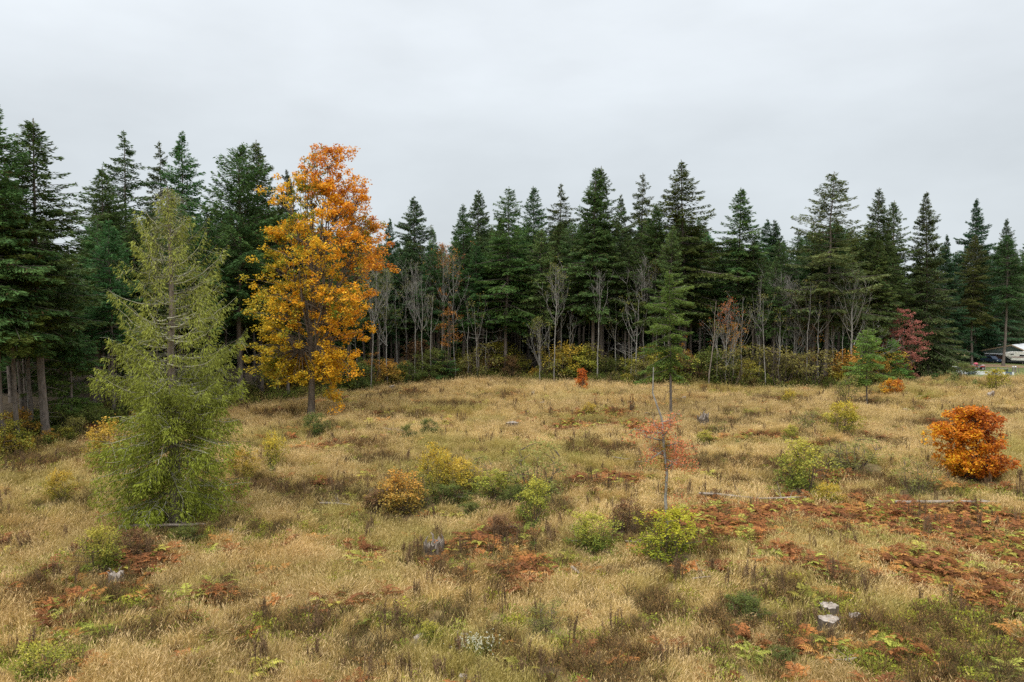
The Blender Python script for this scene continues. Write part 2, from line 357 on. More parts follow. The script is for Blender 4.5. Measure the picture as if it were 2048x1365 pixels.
def fern(mb, nf, colA, colB, rng=RNG, ln=0.8):
    """a clump of arching bracken fronds"""
    for _ in range(nf):
        a = rng.random() * 6.283; L = ln * rng.uniform(0.65, 1.2); rise = rng.uniform(0.35, 0.95)
        h = np.array([math.cos(a), math.sin(a), 0.0]); side = np.array([-h[1], h[0], 0.0])
        t = np.linspace(0, 1, 15); P = h[None] * (L * t)[:, None] + np.array([0, 0, 1.0])[None] * (L * (rise * 1.7 * t - 1.15 * rise * t ** 2.2))[:, None]
        P[:, :2] += rng.normal(0, 0.08, 2); c = (np.asarray(colA) + (np.asarray(colB) - np.asarray(colA)) * rng.random()) * rng.uniform(0.75, 1.25)
        mb.tube(P[::2], np.linspace(0.009, 0.003, 8), 3, c * 0.8)
        tt = t[3:]; w = L * 0.36 * np.sin(np.clip((tt - 0.12) / 0.88, 0, 1) * 3.0 + 0.25) ** 0.8 * (1.12 - tt) + 0.03
        T = norm(np.gradient(P, axis=0))[3:]
        for sgn in (-1, 1):
            D = norm(side[None] * sgn + T * 0.45 + rng.normal(0, 0.13, (len(tt), 3)) + np.array([0, 0, -0.25]))
            mb.kites(P[3:], D, T, w, np.full(len(tt), L * 0.085), np.repeat(c[None], len(tt), 0) * rng.uniform(0.8, 1.2, len(tt))[:, None], 0.35)
    return mb

STRAW_A, STRAW_B = (0.655, 0.475, 0.18), (0.50, 0.355, 0.13)
straw = []
for k in range(6):
    mb = blades(MB(), 190, 0.50, 0.20, 0.60, 0.014, 0.8, STRAW_A, STRAW_B, heads=0.22, wind=0.12 + 0.08 * (k % 3))
    blades(mb, 45, 0.55, 0.2, 0.45, 0.016, 0.9, (0.36, 0.30, 0.10), (0.24, 0.235, 0.07))
    if k % 2: blades(mb, 14, 0.45, 0.5, 0.8, 0.010, 0.3, STRAW_A, STRAW_B, heads=1.0)
    straw.append(mb.mesh('straw_tuft'))
greens = []
for k in range(4):
    mb = leafy(MB(), 130, 0.42, 0.05, 0.34 + 0.08 * (k % 2), 0.08, (0.24, 0.27, 0.04), (0.13, 0.18, 0.03))
    blades(mb, 50, 0.5, 0.2, 0.5, 0.015, 0.8, (0.36, 0.36, 0.08), (0.22, 0.26, 0.05)); greens.append(mb.mesh('green_clump'))
browns = []
for k in range(5):
    mb = leafy(MB(), 130, 0.45, 0.1, 0.46 + 0.1 * (k % 3), 0.05, (0.17, 0.105, 0.045), (0.24, 0.15, 0.065), stems=16)
    leafy(mb, 45, 0.45, 0.05, 0.38, 0.06, (0.17, 0.17, 0.035), (0.14, 0.14, 0.035), stems=0)
    blades(mb, 30, 0.5, 0.3, 0.62, 0.012, 0.6, (0.36, 0.25, 0.12), (0.22, 0.15, 0.08)); browns.append(mb.mesh('brown_brush'))
ferns = []
for k in range(6):
    cA, cB = [((0.26, 0.105, 0.034), (0.17, 0.066, 0.025)), ((0.36, 0.155, 0.042), (0.23, 0.088, 0.03)), ((0.20, 0.082, 0.030), (0.13, 0.052, 0.023)), ((0.27, 0.125, 0.034), (0.36, 0.20, 0.06)), ((0.34, 0.27, 0.05), (0.20, 0.20, 0.04)), ((0.13, 0.16, 0.03), (0.22, 0.22, 0.04))][k]
    ferns.append(fern(MB(), 16, cA, cB, ln=0.72).mesh('bracken_clump'))
stalks = []
for k in range(3):
    mb = MB()
    for _ in range(7):
        a, r = RNG.random() * 6.28, 0.4 * RNG.random(); b = np.array([math.cos(a) * r, math.sin(a) * r, -0.03]); d = RNG.normal(0, 0.08, 3); h = RNG.uniform(0.6, 1.15)
        mb.tube([b, b + d * 0.5 + (0, 0, h * 0.6), b + d + (0, 0, h)], [0.011, 0.009, 0.006], 3, np.array((0.12, 0.085, 0.05)) * RNG.uniform(0.8, 1.3))
        n = 26; q = RNG.random(n)[:, None]; P = b + d * q + np.array([0, 0, 1.0]) * h * (0.55 + 0.5 * q)
        D = norm(RNG.normal(size=(n, 3)) + np.array([0, 0, 0.9])); mb.kites(P, D, norm(np.cross(D, RNG.normal(size=(n, 3)))), RNG.uniform(0.05, 0.12, n), np.full(n, 0.025), np.tile((0.16, 0.10, 0.055), (n, 1)) * RNG.uniform(0.7, 1.3, n)[:, None])
    stalks.append(mb.mesh('weed_stalk'))

def candidates(d0, d1, per_m2, rng, margin=0.78):
    side = 8.0; hw = margin * d1 + side; n = int(2 * hw * (d1 - d0) * per_m2); y = rng.uniform(d0, d1, n); x = rng.uniform(-hw, hw, n)
    ok = np.abs(x) < margin * y + side; return x[ok], y[ok]
def in_field(x, y, slack=0.0):
    return y < edge_y(x, y) + slack
def pack(x, y, rng, s0, s1, zs=(0.8, 1.25)):
    n = len(x); pts = np.stack([x, y, tz(x, y)], -1); rot = np.stack([rng.normal(0, 0.06, n), rng.normal(0, 0.06, n), rng.uniform(0, 6.283, n)], -1)
    s = rng.uniform(s0, s1, n); scl = np.stack([s, s, s * rng.uniform(zs[0], zs[1], n)], -1); return pts, rot, scl
def multi(bands, rng):
    xs_, ys_, ks = [], [], []
    for k, (d0, d1, per) in enumerate(bands):
        x, y = candidates(d0, d1, per, rng); xs_.append(x); ys_.append(y); ks.append(np.full(len(x), k))
    return np.concatenate(xs_), np.concatenate(ys_), np.concatenate(ks)

SHRUBS = [
 ('yellow', 124, 1003, 52, 56, 'small round yellow green shrub in the grass near the left edge'),
 ('green', 196, 1148, 92, 86, 'dark green shrub with yellow top beside a grey stump at the left'),
 ('amber', 222, 945, 95, 95, 'amber yellow shrub just left of the foot of the pale cedar'),
 ('brown', 268, 1120, 75, 55, 'reddish brown shrub between the dark green shrub and the fallen log'),
 ('amber', 480, 962, 62, 58, 'amber green shrub just right of the foot of the pale cedar'),
 ('yellow', 549, 938, 48, 66, 'upright yellow shrub in the open grass below the maple'),
 ('dark', 632, 874, 44, 42, 'dark green shrub at the foot of the orange maple'),
 ('dark', 815, 884, 26, 32, 'small dark green shrub, left of two, in the middle distance'),
 ('dark', 857, 874, 38, 34, 'small dark green shrub, right of two, in the middle distance'),
 ('amber', 805, 1026, 115, 76, 'wide amber and green shrub, leftmost of the middle thicket'),
 ('yellow', 868, 990, 72, 92, 'tall yellow green shrub in the middle thicket'),
 ('yellow', 928, 988, 84, 66, 'broad yellow shrub, right of the tall one in the middle thicket'),
 ('green', 988, 1000, 76, 52, 'low green shrub at the right end of the middle thicket'),
 ('olive', 1068, 1000, 130, 100, 'loose airy olive shrub with bare twigs right of the middle thicket'),
 ('green', 1068, 1052, 76, 84, 'olive green shrub before the airy one'),
 ('green', 1186, 1102, 96, 70, 'olive green shrub with a bare stick on it left of the bright yellow shrub'),
 ('brown', 1250, 1070, 72, 62, 'rounded brown shrub behind the olive green shrub'),
 ('bright', 1333, 1124, 128, 96, 'bright yellow shrub at the foot of the dead tree'),
 ('brown', 758, 1026, 76, 40, 'low brown shrub at the left foot of the middle thicket'),
 ('dark', 902, 1010, 70, 38, 'low dark green shrub before the yellow shrubs of the middle thicket'),
 ('olive', 955, 975, 70, 54, 'thin olive shrub behind the right part of the middle thicket'),
 ('olive', 842, 1012, 60, 60, 'thin olive shrub between the amber shrub and the tall yellow green one'),
 ('dark', 1030, 1012, 60, 36, 'low dark green shrub under the airy olive shrub'),
 ('yellow', 1178, 832, 30, 24, 'small yellow green shrub beside the far bracken patch'),
 ('yellow', 1578, 812, 28, 30, 'small yellow topped shrub near the far forest edge'),
 ('olive', 1690, 822, 46, 62, 'pale feathery shrub, upper one of two, right of centre'),
 ('yellow', 1682, 872, 62, 64, 'yellow green shrub, lower one of two, right of centre'),
 ('olive', 1615, 862, 50, 36, 'faint olive shrub left of the pale feathery shrub'),
 ('green', 1612, 988, 104, 92, 'large yellow green shrub right of the dead tree'),
 ('olive', 1705, 940, 130, 56, 'wide low olive shrub behind the large yellow green shrub'),
 ('olive', 1832, 988, 88, 62, 'pale yellow twiggy shrub left of the orange bush'),
 ('yellow', 1660, 1016, 52, 44, 'small yellow shrub at the upper edge of the bracken'),
 ('bright', 1995, 786, 46, 42, 'golden yellow shrub before the white barriers'),
 ('green', 84, 1372, 96, 80, 'green and yellow shrub cut by the bottom edge at the left'),
 ('dark', 1495, 1240, 70, 46, 'low dark green shrub in the brown brush at the lower right'),
 ('green', 868, 1292, 56, 42, 'small green shrub beside a small stump near the bottom'),
 ('olive', 1440, 870, 36, 24, 'small olive shrub beside the hollow stump'),
 ('dark', 375, 1086, 56, 30, 'low dark green shrub before the fallen log at the left'),
 ('green', 1580, 888, 34, 34, 'small olive green shrub in mid clearing left of the yellow green shrub'),
 ('green', 1412, 892, 44, 26, 'small green shrub between the dead tree and the hollow stump'),
 ('brown', 1000, 1080, 60, 44, 'dark reddish brown shrub below the middle thicket'),
 ('dark', 945, 1032, 44, 26, 'low dark shrub just below the middle thicket'),
 ('yellow', 1805, 745, 26, 22, 'yellow green shrub at the foot of the coral red tree'),
 ('dark', 1925, 757, 42, 26, 'dark green shrub before the left end of the white barriers'),
 ('dark', 1560, 1330, 60, 30, 'low dark shrub near the bottom edge at the right'),
 ('olive', 1090, 1262, 90, 56, 'airy olive shrub low in the foreground'),
]
_foot = [(at(a[1], a[2]), a[3] * 0.46) for a in SHRUBS] + [(at(x_, y_ + 2), w_ * 0.50) for x_, y_, w_ in [(1656, 1262, 42), (1657, 1232, 38), (1708, 1250, 22), (1025, 858, 24), (1406, 852, 24), (868, 1112, 40), (232, 1168, 30), (838, 1288, 22), (1981, 800, 14), (1367, 802, 10), (352, 1052, 90), (1940, 958, 110), (462, 1072, 9), (950, 1312, 34)]]
def clear(x, y):
    """True where no shrub or stump stands"""
    ok = np.ones(len(x), bool)
    for c, wpx in _foot:
        r = wpx * mpp(c) + 0.10; ok &= ((x - c.x) ** 2 + (y - c.y + 0.25) ** 2) > r * r
    return ok
rg = np.random.default_rng(21)
# dry grass: everywhere, thin inside the brown and fern patches
x, y, kb = multi([(14, 45, 7.6), (45, 85, 4.6), (85, 190, 2.2)], rg)
wb, wf, wg = field(P_BROWN, x, y), field(P_FERN, x, y, 1.6), field(P_GREEN, x, y); nz1 = fbm(x, y, 5.5, 5)
keep = in_field(x, y) & (rg.random(len(x)) < np.clip(1.0 - 0.82 * wb - 0.93 * wf - 0.70 * wg - 0.5 * np.clip((fbm(x * 0.55, y, 1.7, 52) - 0.57) * 7, 0, 1) - 0.45 * np.clip((fbm(x * 0.7, y, 1.9, 15) - 0.53) * 6, 0, 1) * np.clip(1.5 - y / 75, 0.3, 1), 0.02, 1)) & (rg.random(len(x)) < np.clip(2.6 * (nz1 - 0.12), 0.45, 1)) & clear(x, y)
x, y, kb = x[keep], y[keep], kb[keep]; nz1 = nz1[keep]; nz2 = fbm(x, y, 9, 33)
pts, rot, scl = pack(x, y, rg, 0.8, 1.25); scl *= np.array([1.0, 1.12, 1.3])[kb][:, None]; scl[:, 2] *= 0.72 + 0.5 * fbm(x, y, 3.5, 77); rot[:, 2] = rg.normal(0.6, 1.5, len(x)); flat = rg.random(len(x)) < 0.22; scl[flat, 2] *= 0.5; scl[flat, :2] *= 1.25; rot[flat, :2] *= 4; tall = rg.random(len(x)) < 0.10; scl[tall, 2] *= 1.3
tint = np.ones((len(x), 3)) * (0.72 + 0.42 * nz2)[:, None] * rg.uniform(0.85, 1.15, len(x))[:, None]
oliv = np.clip((fbm(x, y, 7, 60) - 0.48) * 4, 0, 1)[:, None] * 0.8; tint = tint * (1 - oliv) + tint * np.array([0.64, 0.74, 0.50]) * oliv
rust = np.clip((fbm(x, y, 6, 44) - 0.56) * 4, 0, 1)[:, None] * 0.5; tint = tint * (1 - rust) + tint * np.array([0.80, 0.66, 0.52]) * rust
scatter('dry_grass', 'tall dry straw coloured grass covering the clearing', 'grass', straw, pts, rot, scl, rg.integers(0, 6, len(x)), tint)
# low green plants
x, y, kb = multi([(14, 45, 3.4), (45, 85, 1.8), (85, 190, 0.8)], rg)
wg = field(P_GREEN, x, y); keep = in_field(x, y) & (rg.random(len(x)) < np.clip(0.85 * wg + 0.75 * np.clip((fbm(x * 0.7, y, 1.9, 15) - 0.53) * 6, 0, 1) * np.clip(1.5 - y / 75, 0.3, 1) + 0.09, 0, 1)) & clear(x, y); x, y, kb = x[keep], y[keep], kb[keep]
pts, rot, scl = pack(x, y, rg, 0.6, 1.3); tint = rg.uniform(0.75, 1.3, (len(x), 1)) * (np.array([1, 1, 1]) + rg.random((len(x), 1)) * np.array([0.55, 0.25, 0.0]))
scatter('low_green_plants', 'low green leafy plants growing in patches through the grass', 'ground cover', greens, pts, rot, scl, rg.integers(0, 4, len(x)), tint)
# dull brown brush
x, y, kb = multi([(14, 45, 6.0), (45, 85, 4.0), (85, 190, 2.0)], rg)
wb, wf = field(P_BROWN, x, y), field(P_FERN, x, y, 1.6); keep = in_field(x, y) & (rg.random(len(x)) < np.clip(0.92 * wb + 0.25 * wf + 0.8 * np.clip((fbm(x * 0.55, y, 1.7, 52) - 0.57) * 7, 0, 1) + 0.04, 0, 1)) & clear(x, y); x, y, kb = x[keep], y[keep], kb[keep]
pts, rot, scl = pack(x, y, rg, 0.5, 1.25); scl *= np.array([1.0, 1.1, 1.25])[kb][:, None]; t = fbm(x, y, 4, 8)[:, None]
tint = rg.uniform(0.75, 1.45, (len(x), 1)) * (np.array([1.15, 0.90, 0.72]) * t + np.array([0.85, 1.02, 0.85]) * (1 - t))
scatter('brown_undergrowth', 'dull brown dead weeds and low brush in dark patches', 'ground cover', browns, pts, rot, scl, rg.integers(0, 5, len(x)), tint)
# bracken
x, y, kb = multi([(14, 60, 6.5), (60, 120, 3.6)], rg)
wf = field(P_FERN, x, y, 1.6); keep = in_field(x, y) & (rg.random(len(x)) < np.clip(wf ** 0.75 * 1.1 + 0.014 + 0.14 * np.clip((fbm(x, y, 2.4, 71) - 0.60) * 6, 0, 1), 0, 1)) & clear(x, y); x, y = x[keep], y[keep]
pts, rot, scl = pack(x, y, rg, 0.75, 1.3); ki = rg.choice(6, len(x), p=[0.22, 0.19, 0.21, 0.14, 0.13, 0.11]); tint = rg.uniform(0.8, 1.7, (len(x), 1)) * np.ones(3)
scatter('bracken_undergrowth', 'rust brown and orange bracken fern growing in thick patches', 'fern', ferns, pts, rot, scl, ki, tint)
# upright weed stalks
x, y, kb = multi([(14, 60, 0.5), (60, 150, 0.22)], rg); keep = in_field(x, y) & (fbm(x, y, 4, 28) > 0.53); x, y = x[keep], y[keep]
pts, rot, scl = pack(x, y, rg, 0.7, 1.2); scatter('dead_weeds', 'thin dark upright dead weed stalks among the grass', 'weeds', stalks, pts, rot, scl, rg.integers(0, 3, len(x)), rg.uniform(0.8, 1.5, (len(x), 1)) * np.ones(3))
# brush under the forest edge
x, y = candidates(50, 175, 1.2, rg); ey = edge_y(x, y); dep = y - ey
keep = (dep > -1.2) & (dep < 22) & (rg.random(len(x)) < np.clip(1.0 - dep / 22, 0.15, 1)) & (x / y < A_OPEN - 0.01); x, y, dep = x[keep], y[keep], dep[keep]
bush = []
for k in range(4):
    cA, cB = [((0.22, 0.25, 0.045), (0.12, 0.17, 0.03)), ((0.33, 0.31, 0.06), (0.18, 0.20, 0.04)), ((0.27, 0.17, 0.065), (0.20, 0.18, 0.045)), ((0.13, 0.18, 0.035), (0.08, 0.12, 0.025))][k]
    bush.append(leafy(MB(), 420, 0.95, 0.2, 1.35, 0.13, cA, cB, stems=14).mesh('brush_clump'))
pts, rot, scl = pack(x, y, rg, 0.6, 1.4); scatter('forest_undergrowth', 'green and brown undergrowth along the foot of the forest', 'undergrowth', bush, pts, rot, scl, rg.integers(0, 4, len(x)), rg.uniform(0.5, 1.05, (len(x), 1)) * np.ones(3))
# ------------------------------------------------------------------ tree builders
def trunk_line(rng, H, wob=0.15, n=14):
    z = np.linspace(-0.3, H, n); P = np.stack([np.cumsum(rng.normal(0, wob * H / 30 / 2, n)), np.cumsum(rng.normal(0, wob * H / 30 / 2, n)), z], -1)
    P[:, :2] -= P[1, :2]; return P
def on_line(P, z):
    return np.stack([np.interp(z, P[:, 2], P[:, 0]), np.interp(z, P[:, 2], P[:, 1]), z], -1)

def conifer(seed, H=30.0, cb=0.35, R=3.6, p=0.85, e_top=38, e_bot=-14, dens=1.0, whorl=0.42, nb=5, cA=(0.030, 0.055, 0.020), cB=(0.060, 0.090, 0.028), rag=0.25, size=1.0, dead=26, tr=0.27, belly=0.10, fork=False, gap=0.0, droop=0.22, flare=1.0, tipup=0.12):
    """Douglas fir like conifer: whorled branches carrying flat sprays of needles; returns trunk and crown meshes"""
    rng = np.random.default_rng(seed); P = trunk_line(rng, H, 0.12); tm = MB()
    R_t = np.interp(P[:, 2], [-0.3, 0.8, H * 0.3, H * 0.8, H], [tr * 1.35, tr, tr * 0.78, tr * 0.25, 0.025]); tm.tube(P, R_t, 9)
    zb = H * cb; z = []
    zz = zb
    while zz < H - 0.3:
        z += list(zz + rng.normal(0, 0.12, nb)); zz += whorl * rng.uniform(0.7, 1.3) * np.interp(zz, [zb, H], [1.15, 0.62])
    z = np.clip(np.array(z), zb * 0.97, H - 0.12); n = len(z); t = np.clip((z - zb) / (H - zb), 0, 1); az = rng.random(n) * 6.283
    prof = R * (1 - t) ** p * np.interp(t, [0, belly, 1], [0.55, 1.0, 1.0]) + 0.22
    lob = 1 + 0.22 * np.sin(az * 2 + seed) * np.sin(z * 0.7 + seed * 2) + 0.15 * np.sin(az * 3 + z * 0.9)
    prof = prof * np.interp(t, [0, 0.82, 1], [1, 1, 0.55]); L = prof * np.clip(rng.normal(0.95, rag * 0.55, n), 0.35, 1.45) * lob * flare
    if gap > 0:
        L = np.where(fbm(az * 3, z, 1.7, seed) < gap, L * 0.3, L)
    el = np.radians(np.interp(t, [0, 0.45, 1], [e_bot, (e_top + e_bot) * 0.30, e_top]) + rng.normal(0, 7, n))
    B = on_line(P, z); hd = np.stack([np.cos(az), np.sin(az), np.zeros(n)], -1); sd = np.stack([-np.sin(az), np.cos(az), np.zeros(n)], -1)
    # branch wood
    for i in range(n):
        if L[i] < 0.7: continue
        u = np.linspace(0, 0.92, 4)[:, None]; Q = B[i] + hd[i] * L[i] * u * math.cos(el[i]); Q[:, 2:3] += L[i] * (math.sin(el[i]) * u - droop * u ** 2 + tipup * u ** 4)
        r0 = 0.012 + 0.011 * L[i]; tm.tube(Q, [r0, r0 * 0.75, r0 * 0.45, r0 * 0.15], 3)
    # dead stubs and twigs on the bare lower trunk
    for _ in range(dead):
        zz = rng.uniform(min(H * 0.08, zb * 0.5), zb * 1.05); a = rng.random() * 6.283; l = rng.uniform(0.4, 2.4); d = np.array([math.cos(a), math.sin(a), rng.uniform(-0.45, 0.2)])
        b = on_line(P, np.array([zz]))[0]; k = rng.normal(0, 0.15, 3); tm.tube([b, b + d * l * 0.5 + k * 0.3, b + d * l + k - np.array([0, 0, 0.12 * l])], [0.035, 0.022, 0.008], 3, (1.9, 1.9, 1.8))
    # sprays
    K = np.maximum((L ** 1.45 * 24 * dens / size ** 1.2 + 7 * dens).astype(int), 4); bi = np.repeat(np.arange(n), K); N = len(bi)
    u = rng.uniform(0.10, 1.0, N) ** 0.8; Lb = L[bi]; half = 0.40 * Lb * np.clip(1.05 - u, 0, 1) ** 0.75 * np.interp(u, [0, 0.35, 1], [0.35, 1, 1]) + 0.06
    s = rng.uniform(-1, 1, N); s = np.sign(s) * np.abs(s) ** 0.8
    pos = B[bi] + hd[bi] * (Lb * u * np.cos(el[bi]))[:, None] + sd[bi] * (s * half)[:, None]
    pos[:, 2] += Lb * (np.sin(el[bi]) * u - droop * u ** 2 + tipup * u ** 4) - np.abs(s) * half * 0.30 - rng.random(N) ** 2 * 0.28
    D = norm(hd[bi] * rng.uniform(0.25, 1.0, (N, 1)) + sd[bi] * (np.sign(s) * rng.uniform(0.2, 1.0, N))[:, None] + np.stack([np.zeros(N), np.zeros(N), rng.uniform(-0.75, 0.28, N) + 0.35 * t[bi]], -1))
    W = norm(np.cross(D, np.stack([np.zeros(N), np.zeros(N), np.ones(N)], -1) + rng.normal(0, 0.55, (N, 3))))
    ln = rng.uniform(0.26, 0.58, N) * size * np.interp(t[bi], [0, 1], [1.1, 0.72]); wd = ln * rng.uniform(0.22, 0.40, N)
    bc = rng.random(n)[bi] * 0.6 + rng.random(N) * 0.4; c = (np.asarray(cA) + (np.asarray(cB) - np.asarray(cA)) * bc[:, None]) * rng.uniform(0.8, 1.2, N)[:, None]
    br = rng.random(N) < 0.035; c[br] = np.array([0.10, 0.065, 0.03]) * rng.uniform(0.7, 1.2, (br.sum(), 1))
    cm = MB(); cm.kites(pos - D * (ln * 0.3)[:, None], D, W, ln, wd, c)
    # leader tip
    tip = P[-1]; nt = 26; q = rng.random(nt) ** 0.7; a = rng.random(nt) * 6.283; Dt = norm(np.stack([np.cos(a) * 0.55, np.sin(a) * 0.55, np.full(nt, 0.9)], -1))
    cm.kites(tip + np.array([0, 0, -1.0]) * (q * 1.5)[:, None], Dt, norm(np.cross(Dt, rng.normal(size=(nt, 3)))), 0.16 + 0.30 * q, np.full(nt, 0.06), np.tile(cB, (nt, 1)))
    return tm.mesh('trunk', True), cm.mesh('crown')

PROTO = {}
G1, G2 = (0.048, 0.105, 0.034), (0.122, 0.205, 0.056)
PROTO['narrow_a'] = conifer(11, cb=0.32, R=4.6, p=0.72, cA=G1, cB=G2)
PROTO['narrow_b'] = conifer(12, cb=0.36, R=4.3, p=0.66, cA=G1, cB=(0.130, 0.174, 0.043), gap=0.22, rag=0.35)
PROTO['broad_a'] = conifer(13, cb=0.30, R=6.2, p=0.74, e_top=30, cA=(0.055, 0.109, 0.029), cB=(0.149, 0.202, 0.046), rag=0.30, whorl=0.5)
PROTO['broad_b'] = conifer(14, cb=0.33, R=5.8, p=0.66, e_top=35, cA=(0.058, 0.102, 0.029), cB=(0.152, 0.192, 0.046), gap=0.24, rag=0.35)
PROTO['upswept'] = conifer(15, cb=0.34, R=5.4, p=0.50, e_top=52, e_bot=0, cA=G1, cB=G2, gap=0.34, rag=0.4, droop=0.05, whorl=0.55)
PROTO['open_top'] = conifer(16, cb=0.32, R=5.6, p=0.75, e_top=25, cA=(0.052, 0.090, 0.032), cB=(0.130, 0.161, 0.049), gap=0.36, rag=0.4, whorl=0.55, dens=1.0)
PROTO['full_a'] = conifer(17, cb=0.04, R=5.4, p=0.72, cA=(0.049, 0.099, 0.038), cB=(0.117, 0.177, 0.055), dead=0, e_bot=-22, size=1.1)
PROTO['full_b'] = conifer(18, cb=0.08, R=6.4, p=0.80, cA=(0.036, 0.081, 0.038), cB=(0.084, 0.139, 0.055), dead=0, e_bot=-20, rag=0.3, size=1.1)
PROTO['spire'] = conifer(19, cb=0.28, R=4.6, p=0.62, cA=(0.042, 0.087, 0.036), cB=(0.097, 0.146, 0.052), dens=1.2, rag=0.18)
PROTO['ragged'] = conifer(20, cb=0.30, R=6.0, p=0.58, e_top=22, e_bot=-8, cA=(0.058, 0.087, 0.032), cB=(0.146, 0.164, 0.052), gap=0.38, rag=0.45, whorl=0.6, droop=0.12)
PROTO['inner_a'] = conifer(21, cb=0.42, R=4.6, p=0.62, cA=G1, cB=G2, dens=0.7, size=1.25, nb=4, dead=34)
PROTO['inner_b'] = conifer(22, cb=0.47, R=4.9, p=0.55, cA=G1, cB=G2, dens=0.7, size=1.25, nb=4, gap=0.2, dead=34)
PROTO['back'] = conifer(23, cb=0.03, R=6.4, p=0.62, cA=G1, cB=G2, dens=0.7, size=1.5, nb=5, dead=0)
PROTO['bright'] = conifer(24, tr=0.24, cb=0.44, R=4.8, p=0.66, cA=(0.081, 0.147, 0.026), cB=(0.170, 0.232, 0.041), e_bot=-24, dens=1.3, size=0.85)
for _k, (_t, _c) in PROTO.items():
    _t.materials.append(M['bark']); _c.materials.append(M['needles'])

def place_conifer(kind, label, px, py, top, wide=1.0, group=None, name='fir_tree', rz=None, cat='tree', P=None, height=None):
    P = P or at(px, py); h = height or height_at(px, top, P); s = h / 30.0; wide = wide * (1.22 if height is None else 1.1)
    r = RNG.random() * 6.283 if rz is None else rz
    o = thing(name, label, cat, P, r, group, (s * wide, s * wide, s)); t, c = PROTO[kind]
    o.rotation_euler = (float(RNG.normal(0, 0.012)), float(RNG.normal(0, 0.012)), r); obj('trunk', t, None, o); obj('crown', c, None, o); return o

def bez(a, b, c, n):
    t = np.linspace(0, 1, n)[:, None]; return (1 - t) ** 2 * a + 2 * t * (1 - t) * b + t * t * c

def clump_leaves(mb, rng, Cn, rad, nper, flat, size, colf, aspect=0.8, droop=-0.25, up=1.0):
    """leaves spread round clump centres; colf(positions, random) gives each leaf its own colour"""
    N = len(Cn) * nper; ci = np.repeat(np.arange(len(Cn)), nper); rad = np.broadcast_to(rad, (len(Cn),))[ci]
    g = norm(rng.normal(size=(N, 3))) * (rng.random(N) ** 0.5)[:, None]; P = Cn[ci] + g * rad[:, None] * np.array([1, 1, flat])
    D = norm(g * 0.6 + rng.normal(size=(N, 3)) * np.array([1, 1, 0.45]) + np.array([0, 0, droop])); W = norm(np.cross(D, rng.normal(0, 0.6, (N, 3)) + np.array([0, 0, up])))
    L = size * rng.uniform(0.65, 1.35, N); mb.kites(P, D, W, L, L * aspect, colf(P, rng), 0.5); return mb

def leafy_tree(seed, H, trunk_h, radius, prof, n_clump, nper, clump_r, leaf, colf, tr=0.3, n_limb=9, flat=0.55, inner=0.35, off=None, stems=1, aspect=0.8, sides=7, base_spread=0.0, extra=None, twig_r=0.012, low=None, boughs=0, bough_r=1.0):
    """broadleaf tree or shrub: limbs reach leaf clumps spread through an uneven crown; returns wood and crown meshes"""
    rng = np.random.default_rng(seed); wood = MB(); limbs = []; off = off or (lambda t: 0.0)
    z0 = trunk_h if low is None else low
    if stems == 1:
        P = trunk_line(rng, H * 0.80, 0.35, 10); wood.tube(P, np.interp(P[:, 2], [-0.3, 0.5, H * 0.8], [tr * 1.3, tr, tr * 0.18]), sides); limbs += list(P[3:])
    for k in range(n_limb):
        a = 6.283 * (k + rng.random() * 0.6) / n_limb; zt = H * rng.uniform(0.55, 0.97); rr = prof(zt / H) * radius * rng.uniform(0.45, 0.9)
        if stems == 1: b = on_line(P, np.array([rng.uniform(trunk_h * 0.8, H * 0.45)]))[0]
        else: b = np.array([math.cos(a) * base_spread * rng.random(), math.sin(a) * base_spread * rng.random(), -0.1])
        e_ = np.array([math.cos(a) * rr + off(zt / H), math.sin(a) * rr, zt]); mid = (b + e_) / 2 + np.array([math.cos(a), math.sin(a), 0]) * rr * 0.28 - np.array([0, 0, 0.05 * H])
        Q = bez(b, mid, e_, 8) + rng.normal(0, 0.01 * H, (8, 3)) * np.linspace(0, 1, 8)[:, None]; r0 = tr * (0.42 if stems == 1 else 1.0)
        wood.tube(Q, np.linspace(r0, r0 * 0.15, 8), 5); limbs += list(Q[2:])
    limbs = np.array(limbs); Cn = []
    while len(Cn) < n_clump:
        zt = rng.uniform(z0 / H, 1.0); a = rng.random() * 6.283; q = inner + (1 - inner) * rng.random() ** 0.5
        w = prof(zt) * (1 + 0.20 * math.sin(a * 3 + zt * 9 + seed) + 0.14 * math.sin(a * 5 - zt * 14))
        if rng.random() > 0.25 + 0.75 * prof(zt): continue
        w *= rng.uniform(0.78, 1.12); Cn.append((math.cos(a) * w * radius * q + off(zt), math.sin(a) * w * radius * q, zt * H))
    Cn = np.array(Cn)
    if boughs:                                                       # gather the clumps round boughs so that gaps open between them
        H_ = Cn[rng.choice(len(Cn), boughs, replace=False)]; Cn = np.concatenate([H_[rng.integers(0, boughs, int(n_clump * 0.8))] + rng.normal(0, bough_r, (int(n_clump * 0.8), 3)) * np.array([1, 1, 0.6]), Cn[:int(n_clump * 0.2)]]); Cn[:, 2] = np.clip(Cn[:, 2], z0 * 0.7, H * 1.01)
    if extra is not None: Cn = np.concatenate([Cn, np.asarray(extra, float)])
    for c in Cn:
        d = np.linalg.norm(limbs - c, axis=1) + np.maximum(limbs[:, 2] - c[2] + 0.05 * H, 0) * 1.5; b = limbs[np.argmin(d)]
        wood.tube(bez(b, (b + c) / 2 + np.array([0, 0, 0.02 * H]), c, 4), np.array([3.0, 2.2, 1.5, 0.6]) * twig_r, 3)
    cr = clump_leaves(MB(), rng, Cn, clump_r * rng.uniform(0.6, 1.35, len(Cn)), nper, flat, leaf, colf, aspect)
    return wood.mesh('trunk', True), cr.mesh('crown')

def ramp(t, stops):
    xs_ = [s[0] for s in stops]; return np.stack([np.interp(t, xs_, [s[1][k] for s in stops]) for k in range(3)], -1)

